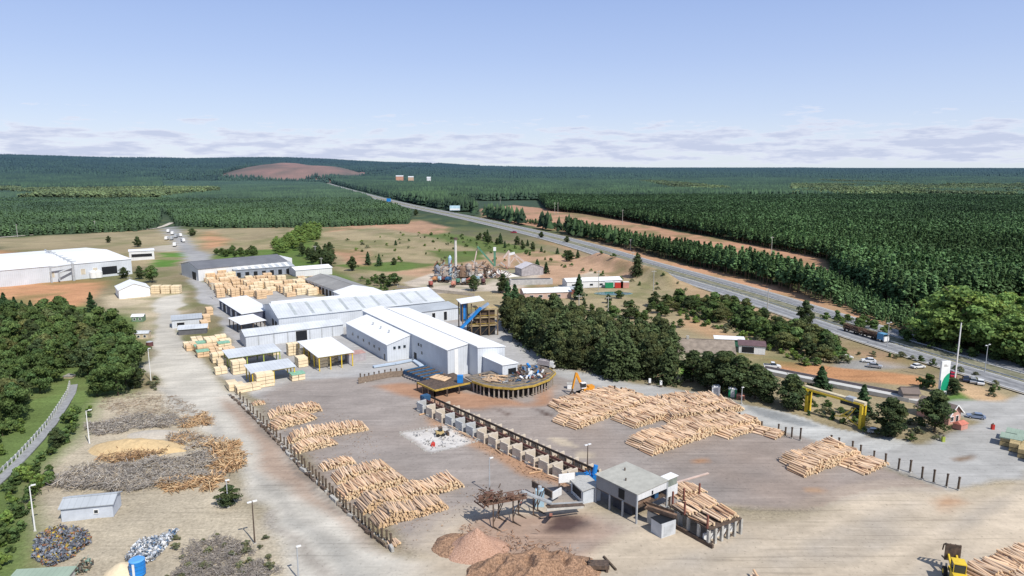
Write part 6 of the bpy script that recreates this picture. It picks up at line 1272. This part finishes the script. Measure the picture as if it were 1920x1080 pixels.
# small loader on white square
sm=thing('small_loader','small pale yellow loader standing on the white square','loader',PV(826,817),rad(20)); mb=MB(); mb.box(-1.2,-.7,.6,.8,.7,1.4,M('faded_yellow',(.5,.38,.18),.7,.2)); mb.build('body',None,sm); mb=MB(); mb.box(-.5,-.6,1.4,.4,.6,2.3,glass); mb.box(-.6,-.7,2.3,.5,.7,2.4,steel); mb.build('cab',None,sm); mb=MB(); mb.bar((.5,0,1.2),(1.8,0,.7),.9,.2,steel); mb.box(1.7,-.9,.1,2.2,.9,.9,steel); mb.build('bucket',None,sm)
for x in (-.8,.6):
    for y in (-.85,.65): mb=MB(); mb.tube((x,y,.45),(x,y+.25,.45),.45,.45,12,rubber); mb.build('wheel',None,sm)
# truck behind the hall
bt=thing('tipper_truck','grey tipper truck parked in the shade beside the dark tree row','truck',PV(1027,690),rad(-30)); mb=MB(); mb.box(-3.5,-1.2,1.1,1.0,1.2,2.8,M('grey_pink_panel',(.36,.33,.34))); mb.build('cargo_box',None,bt); mb=MB(); mb.box(1.2,-1.1,.7,2.9,1.1,2.7,white); mb.box(2.9,-.95,1.7,2.95,.95,2.5,glass); mb.build('cab',None,bt)
for x in (-2.6,-1.3,2.0):
    for y in (-1.1,.8): mb=MB(); mb.tube((x,y,.5),(x,y+.3,.5),.5,.5,12,rubber); mb.build('wheel',None,bt)
# ------------------------------------------------------------ street furniture, signs, masts
def lamp(px,py,h,label,arm=1.2,group=None,m=galv,heads=1,rz=.6):
    r=thing('lamp_post',label,'lamp post',PV(px,py),rz,group); mb=MB(); mb.tube((0,0,0),(0,0,h),.16,.09,8,m); mb.box(-.25,-.25,0,.25,.25,.3,conc); mb.build('pole',None,r)
    for k in range(heads):
        s_=1 if k==0 else -1; mb=MB(); mb.bar((0,0,h-.1),(s_*arm,0,h+.1),.07,.07,m); mb.box(s_*arm-.4,-.2,h,s_*arm+.4,.2,h+.16,white); mb.build('lamp_head',None,r)
    return r
lamp(168,833,9,'white lamp post left of the sawdust heap',.9,m=white); lamp(66,997,9.5,'pale lamp post beside the long hut at the left edge',.6,m=white); lamp(478,1020,8.5,'dark lamp post between the gravel tracks',.5,m=steel,heads=2)
lamp(560,1086,6,'thin pole at the bottom edge between the gravel tracks',.3); lamp(428,952,6,'thin pole in front of the lone dark tree',.2); lamp(283,714,11,'white lamp post at the wood edge beside the gravel road',.4,m=white)
lamp(1101,892,7.5,'lamp post with white head beside the blue machine',.5,heads=2,m=steel); lamp(1390,757,5,'thin pole between the two portable cabins',.3)
lamp(918,925,8,'thin lamp post beside the rusty hopper',.5)
def pole(px,py,h,label,group,cross=True,m=conc):
    r=thing('power_pole',label,'power pole',PV(px,py,float(height(np.array([P(px,py)[0]]),np.array([P(px,py)[1]]))[0])),random.uniform(-.4,.4),group); mb=MB(); mb.tube((0,0,0),(0,0,h),.28,.18,6,m); mb.build('pole',None,r)
    if cross: mb=MB(); mb.box(-1.4,-.12,h-.9,1.4,.12,h-.6,m); mb.build('crossarm',None,r)
for px,py,h in ((1438,590,13),(1225,545,12),(1186,505,12),(1790,716,20),(1085,600,12),(1182,470,10)): pole(px,py,h,'tall slim pole near the highway' if px!=1790 else 'very tall white mast behind the totem sign','slim poles' if px!=1790 else None,px!=1790,white if px==1790 else conc)
for px,py,h in ((1167,420,18),(1040,402,18),(1046,402,18),(938,388,18),(1446,478,15)): pole(px,py,h,'power pole standing on the red clearing beyond the highway','poles on the clearing')
for px,py,h in ((33,444,13),(179,436,13)): pole(px,py,h,'concrete pole on the bank before the plantation','poles before the plantation')
for px,py,h in ((400,560,9),(592,490,12),(1140,590,9),(1122,545,12),(770,400,12),(246,548,9),(603,507,9)): pole(px,py,h,'thin concrete pole among the plant buildings','thin plant poles')
for px,py in ((1663,652),(1846,700)): lamp(px,py,10,'double headed street lamp at the near edge of the highway',1.3,'highway lamps',heads=2)
# highway signs
def sign(name,px,py,h,w,hh,m,label,legs=2,rz=0):
    r=thing(name,label,'sign',PV(px,py,.2),rz); mb=MB(); mb.box(-w/2,-.15,h-hh,w/2,.15,h,m); mb.build('board',None,r)
    for s_ in ((-.35,.35) if legs==2 else (0,)): mb=MB(); mb.box(s_*w-.15,.16,0,s_*w+.15,.46,h-.2,steel); mb.build('post',None,r)
    return r
r=sign('billboard',853,400,12,16,7.5,M('pale_blue_board',(.45,.62,.72),.6,.25,.2),'pale blue and white billboard beside the highway'); mb=MB(); mb.box(-7.5,-.2,5,7.5,-.16,7.5,white); mb.build('caption_band',None,r)
sign('road_sign',729,384,12,8,6,blue,'blue road sign over the distant highway',2)
# totem sign
r=thing('totem_sign','tall white and green totem sign of the plant beside the round clipped bush','totem sign',PV(1767,738),rad(8))
def swoosh(z0,z1,top):
    pass
mb=MB(); mb.add([(-1.5,-.3,1.0),(1.5,-.3,1.0),(1.5,.3,1.0),(-1.5,.3,1.0),(-1.5,-.3,10.6),(1.5,-.3,10.6),(1.5,.3,10.6),(-1.5,.3,10.6)],[(3,2,1,0),(4,5,6,7),(0,1,5,4),(1,2,6,5),(2,3,7,6),(3,0,4,7)],white); mb.build('board',None,r)
gm_=M('totem_green',(.01,.30,.16),.5,.08)
mb=MB(); n=14; lo=[(-1.45+ (.5*(k/n)**2),1.8+4.6*k/n*.9) for k in range(n+1)]; up_=[(1.49,1.1),(1.49,6.9)]
pts=[( -.9,1.05),(1.49,1.05),(1.49,6.8),(.6,6.3),(-.3,5.2),(-.9,3.6),(-1.1,2.0)]
mb.add([(x,-.33,z) for x,z in pts]+[(x,-.301,z) for x,z in pts],[tuple(range(7))]+[(i,7+i,7+(i+1)%7,(i+1)%7) for i in range(7)],gm_); mb.build('green_swoosh',None,r)
mb=MB(); mb.box(-1.49,-.325,1.05,-1.15,-.302,4.5,M('totem_blue',(.02,.08,.16),.5,.1)); mb.build('blue_edge',None,r)
mb=MB(); mb.box(-.7,-.32,9.3,.2,-.302,9.45,steel); mb.box(-.7,-.32,8.95,.7,-.302,9.1,steel); mb.build('small_lettering',None,r)
mb=MB(); mb.box(-.9,-.6,0,.9,.6,1.0,white); mb.build('plinth',None,r)
# gantry
ga=Vector(P(1511,772)); gb=Vector(P(1612,804)); gd=math.atan2(gb.y-ga.y,gb.x-ga.x); GL=(gb-ga).length
gt=thing('yellow_gantry','yellow gantry crane frame spanning the verge beside the access road','gantry',(ga.x,ga.y,0),gd)
for x in (0,GL):
    for y in (0,1.6): mb=MB(); mb.box(x-.36,y-.36,0,x+.36,y+.36,6.6,yellow); mb.build('leg',None,gt)
mb=MB(); mb.box(-1.2,.1,6.6,GL+.6,1.5,7.5,M('old_beam',(.55,.48,.34),.85,.25)); mb.box(-1.0,-.1,6.45,GL+.5,.08,7.0,yellow); mb.box(-1.8,-.4,6.9,-.2,2,7.1,palegreen); mb.build('cross_beam',None,gt)
mb=MB(); mb.bar((GL,0,.3),(GL-5,.2,2.6),.2,.2,yellow); mb.bar((GL-6,.2,1.6),(GL-2.5,.2,5.0),.25,.25,yellow); mb.bar((GL-7.5,.2,1.4),(GL-4.2,.2,2.2),.25,.25,yellow); mb.bar((GL-4.4,.8,1.2),(GL-1.9,.8,5.4),.2,.2,yellow); mb.build('brace',None,gt)
mb=MB(); mb.box(GL-6,-.2,5.6,GL-.4,1.8,6.5,dark); mb.box(GL-4.6,-.1,6.2,GL-2.4,1.7,7.9,galv); mb.build('hoist',None,gt)
# portable cabins
for px,py,m,l in ((1342,740,white,'white portable toilet beside the access road'),(1373,744,green,'green portable toilet beside the access road'),(1388,748,M('rust_bin',(.20,.09,.07),.8,.3),'low dark red bin beside the green portable toilet')):
    low=py==748; h=1.6 if low else 3.1
    r=thing('portable_toilet' if not low else 'waste_bin',l,'toilet' if not low else 'bin',PV(px,py),rad(-15)); mb=MB(); mb.box(-1.2,-1.1,.1,1.2,1.1,h-.35,m); mb.build('cabin' if not low else 'body',None,r)
    mb=MB(); mb.add([(-1.3,-1.2,h-.35),(1.3,-1.2,h-.35),(1.3,1.2,h-.35),(-1.3,1.2,h-.35),(-.8,-.9,h),(.8,-.9,h),(.8,.9,h),(-.8,.9,h)],[(3,2,1,0),(4,5,6,7),(0,1,5,4),(1,2,6,5),(2,3,7,6),(3,0,4,7)],white if not low else M('salmon',(.5,.22,.16))); mb.build('roof' if not low else 'cover',None,r)
    mb=MB(); mb.box(-.6,-1.16,.2,.6,-1.11,h-.6,M('cabin_door_grey',(.42,.44,.46),.6,.1) if not low else steel); mb.build('door',None,r)
for px,py in ((1218,722),(1239,726)):
    mb=MB(); mb.box(-.3,-.25,0,.3,.25,.8,steel); mb.box(-.35,-.3,.8,.35,.3,2.2,white); tag(mb.build('white_pump',None,None,PV(px,py)),'small white box on a stand at the foot of the dark tree row','box','white boxes by the row')
for px,py,m,l in ((1861,805,red,'small red post at the road island'),(1906,816,red,'small red post at the right edge'),(1768,828,palegreen,'small olive post at the corner of the verge')):
    mb=MB(); mb.box(-.35,-.35,0,.35,.35,1.4,m); mb.tube((0,0,1.4),(0,0,1.8),.3,.1,8,steel); tag(mb.build('marker_post',None,None,PV(px,py)),l,'marker post')
mb=MB(); mb.box(-.8,-.8,0,.8,.8,1.6,white); mb.box(-.9,-.9,1.6,.9,.9,1.75,conc); tag(mb.build('concrete_block',None,None,PV(1068,728)),'white concrete block at the bend of the access road','block')
# weighbridge
wa_=Vector(P(1430,697)); wb_=Vector(P(1735,757)); wd=math.atan2(wb_.y-wa_.y,wb_.x-wa_.x); WL=(wb_-wa_).length
wbr=thing('weighbridge','long pale concrete ramp with low side walls behind the trees','ramp',(wa_.x,wa_.y,0),wd); mb=MB(); mb.box(0,-1.9,0,WL,1.9,.9,M('pale_concrete',(.50,.50,.48),.85,.1,.6)); mb.build('deck',None,wbr)
mb=MB(); mb.box(0,1.95,.0,WL-6,2.25,1.7,M('dark_rail',(.16,.14,.15),.9,.2)); mb.box(0,-2.2,0,WL-4,-1.95,1.25,M('pale_side',(.36,.36,.35),.85,.15)); mb.build('side_wall',None,wbr)
# railing along the track, left
mb=MB(); rl=[(131,722),(127,738),(112,762),(90,795),(60,830),(30,862),(-10,900),(-60,945)]
rp=[Vector(P(*a_)) for a_ in rl]; tr=MB(); zt=[float(height(np.array([q.x]),np.array([q.y]))[0]) for q in rp]
for i in range(len(rp)-1):
    A2=Vector((*rp[i],zt[i]+.1)); B2=Vector((*rp[i+1],zt[i+1]+.1)); tr.bar(A2+Vector((1.7,-.6,.15)),B2+Vector((1.7,-.6,.15)),2.2,.3,M('grey_channel',(.27,.275,.28),.8,.25,.8)); mb.bar(A2+Vector((0,0,1.0)),B2+Vector((0,0,1.0)),.1,.5,galv)
    n=max(2,int((B2-A2).length/2))
    for k in range(n): q=A2.lerp(B2,k/n); mb.bar(q-Vector((0,0,.5)),q+Vector((0,0,1.35)),.28,.28,M('pale_post',(.6,.6,.58)))
pr=thing('pipe_channel','grey channel with white-posted railing curving down the left slope','channel',(0,0,0)); tr.build('channel_bed',None,pr); mb.build('railing',None,pr)
mb=MB(); mb.box(-1.5,-1,0,1.5,1,2.6,M('hut_tan',(.5,.42,.3))); mb.box(-.5,-1.05,.2,.5,-1,1.8,dark); mb.add([(-1.7,-1.2,2.6),(1.7,-1.2,2.6),(1.7,1.2,2.6),(-1.7,1.2,2.6),(0,0,3.4)],[(0,1,4),(1,2,4),(2,3,4),(3,0,4)],fibre_roof); tag(mb.build('pump_house',None,None,PV(131,718,-2)),'tiny tan pump house at the upper end of the channel','hut')
# far industrial buildings & pale roofs
for px,w_,h,m,l in ((742,30,34,M('salmon_far',(.50,.27,.20),.9,.2,.1),'distant salmon coloured building in the forest left of the highway bend'),(765,22,30,M('tan_far',(.5,.36,.27),.9,.2),'distant tan building right of the salmon one'),(800,16,28,white_wall,'small distant white roof in the forest')):
    yy=2900; xx=(px-960)/1315*yy; z_=float(height(np.array([xx]),np.array([yy]))[0]); r,_w=building('distant_building',l,'building',(xx,yy),rad(5),w_,16,h,'gx',4,m,light_roof,z0=z_)
# fence wall line of the left bank road (pale track before the plantation)
tk=smooth_line(PP([(-80,450),(0,446),(60,441),(120,437),(180,434),(250,433),(300,428),(322,418)]),2); ribbon('dirt_track',tk,0,6,.5,M('pale_track',(.50,.46,.40),.95,.12,.2))
# ------------------------------------------------------------ world, light, camera
SUN_AZ=math.atan2(.62,-.78)  # direction to the sun: right and behind the camera
sunv=Vector((.62*math.cos(rad(50)),-.785*math.cos(rad(50)),math.sin(rad(50)))).normalized()
sd=bpy.data.lights.new('sun','SUN'); sd.energy=5.1; sd.angle=rad(.5); sd.color=(1,.95,.87); so=bpy.data.objects.new('sun',sd); COL.objects.link(so); so.rotation_euler=sunv.to_track_quat('Z','Y').to_euler(); so.location=(200,-200,300)
wd_=bpy.data.worlds.new('World'); S.world=wd_; wd_.use_nodes=True; nt=wd_.node_tree; N=nt.nodes; bg=N['Background']; bg.inputs[1].default_value=.116
sk=N.new('ShaderNodeTexSky'); sk.sky_type='NISHITA'; sk.sun_disc=False; sk.sun_elevation=rad(50); sk.sun_rotation=math.atan2(sunv.x,sunv.y); sk.altitude=100; sk.air_density=1.0; sk.dust_density=.6; sk.ozone_density=1.0
tc=N.new('ShaderNodeTexCoord'); sp=N.new('ShaderNodeSeparateXYZ'); link(nt,tc.outputs['Generated'],sp.inputs[0])
def mth(op,a,b=None,c=None):
    n=N.new('ShaderNodeMath'); n.operation=op
    for i,v in enumerate((a,b,c)):
        if v is None: continue
        if isinstance(v,(int,float)): n.inputs[i].default_value=v
        else: link(nt,v,n.inputs[i])
    return n.outputs[0]
zc=mth('MAXIMUM',sp.outputs[2],0.0)
# clear-sky tint: deeper violet blue with height
cr_=N.new('ShaderNodeValToRGB'); link(nt,mth('MULTIPLY',zc,2.5),cr_.inputs[0]); e=cr_.color_ramp.elements
e[0].position=0; e[0].color=(6.9,7.7,8.8,1); e[1].position=1.0; e[1].color=(2.3,3.1,5.0,1)
for p_,c_ in ((.05,(6.5,7.3,8.9,1)),(.18,(5.3,6.3,8.7,1)),(.36,(4.2,5.3,8.3,1)),(.62,(3.0,4.2,7.6,1))): q=e.new(p_); q.color=c_
mxs=N.new('ShaderNodeMix'); mxs.data_type='RGBA'; mxs.inputs[0].default_value=.75; link(nt,sk.outputs[0],mxs.inputs[6]); link(nt,cr_.outputs[0],mxs.inputs[7])
den=mth('ADD',zc,.018); cxy=N.new('ShaderNodeCombineXYZ'); link(nt,mth('MULTIPLY',sp.outputs[0],17.0),cxy.inputs[0]); link(nt,mth('MULTIPLY',sp.outputs[1],17.0),cxy.inputs[1]); link(nt,mth('MULTIPLY',sp.outputs[2],105.0),cxy.inputs[2])
nz=N.new('ShaderNodeTexNoise'); nz.inputs['Scale'].default_value=1.0; nz.inputs['Detail'].default_value=8; nz.inputs['Roughness'].default_value=.6; link(nt,cxy.outputs[0],nz.inputs['Vector'])
cov=N.new('ShaderNodeValToRGB'); link(nt,mth('MULTIPLY',zc,10),cov.inputs[0]); e=cov.color_ramp.elements; e[0].position=0; e[0].color=(.42,)*3+(1,); e[1].position=1; e[1].color=(0,0,0,1)
for p_,v in ((.06,.47),(.14,.59),(.30,.60),(.44,.53),(.56,.42),(.75,.36)): q=e.new(p_); q.color=(v,v,v,1)
dn=mth('SUBTRACT',mth('ADD',nz.outputs[0],cov.outputs[0]),.97); mk=N.new('ShaderNodeMapRange'); mk.inputs[1].default_value=0; mk.inputs[2].default_value=.10; mk.inputs[4].default_value=.85; link(nt,dn,mk.inputs[0])
sh=N.new('ShaderNodeMapRange'); sh.inputs[1].default_value=.02; sh.inputs[2].default_value=.2; link(nt,dn,sh.inputs[0])
cc=N.new('ShaderNodeMix'); cc.data_type='RGBA'; link(nt,sh.outputs[0],cc.inputs[0]); cc.inputs[6].default_value=(7.1,7.4,8.4,1); cc.inputs[7].default_value=(4.8,5.3,6.9,1)
mc=N.new('ShaderNodeMix'); mc.data_type='RGBA'; link(nt,mk.outputs[0],mc.inputs[0]); link(nt,mxs.outputs[2],mc.inputs[6]); link(nt,cc.outputs[2],mc.inputs[7]); link(nt,mc.outputs[2],bg.inputs[0])
cd_=bpy.data.cameras.new('camera'); cam=bpy.data.objects.new('camera',cd_); COL.objects.link(cam); cam.location=(0,0,CH); cam.rotation_euler=(PI/2-PT,0,0); cd_.sensor_width=36; cd_.lens=36*FPX/1920; cd_.clip_start=.5; cd_.clip_end=90000; S.camera=cam
S.view_settings.view_transform='Standard'; S.view_settings.look='None'; S.view_settings.exposure=0
S.render.engine='CYCLES'; S.cycles.max_bounces=5; S.cycles.diffuse_bounces=3; S.cycles.transparent_max_bounces=4
print('logs',len(LA),'trees',CNT[0])
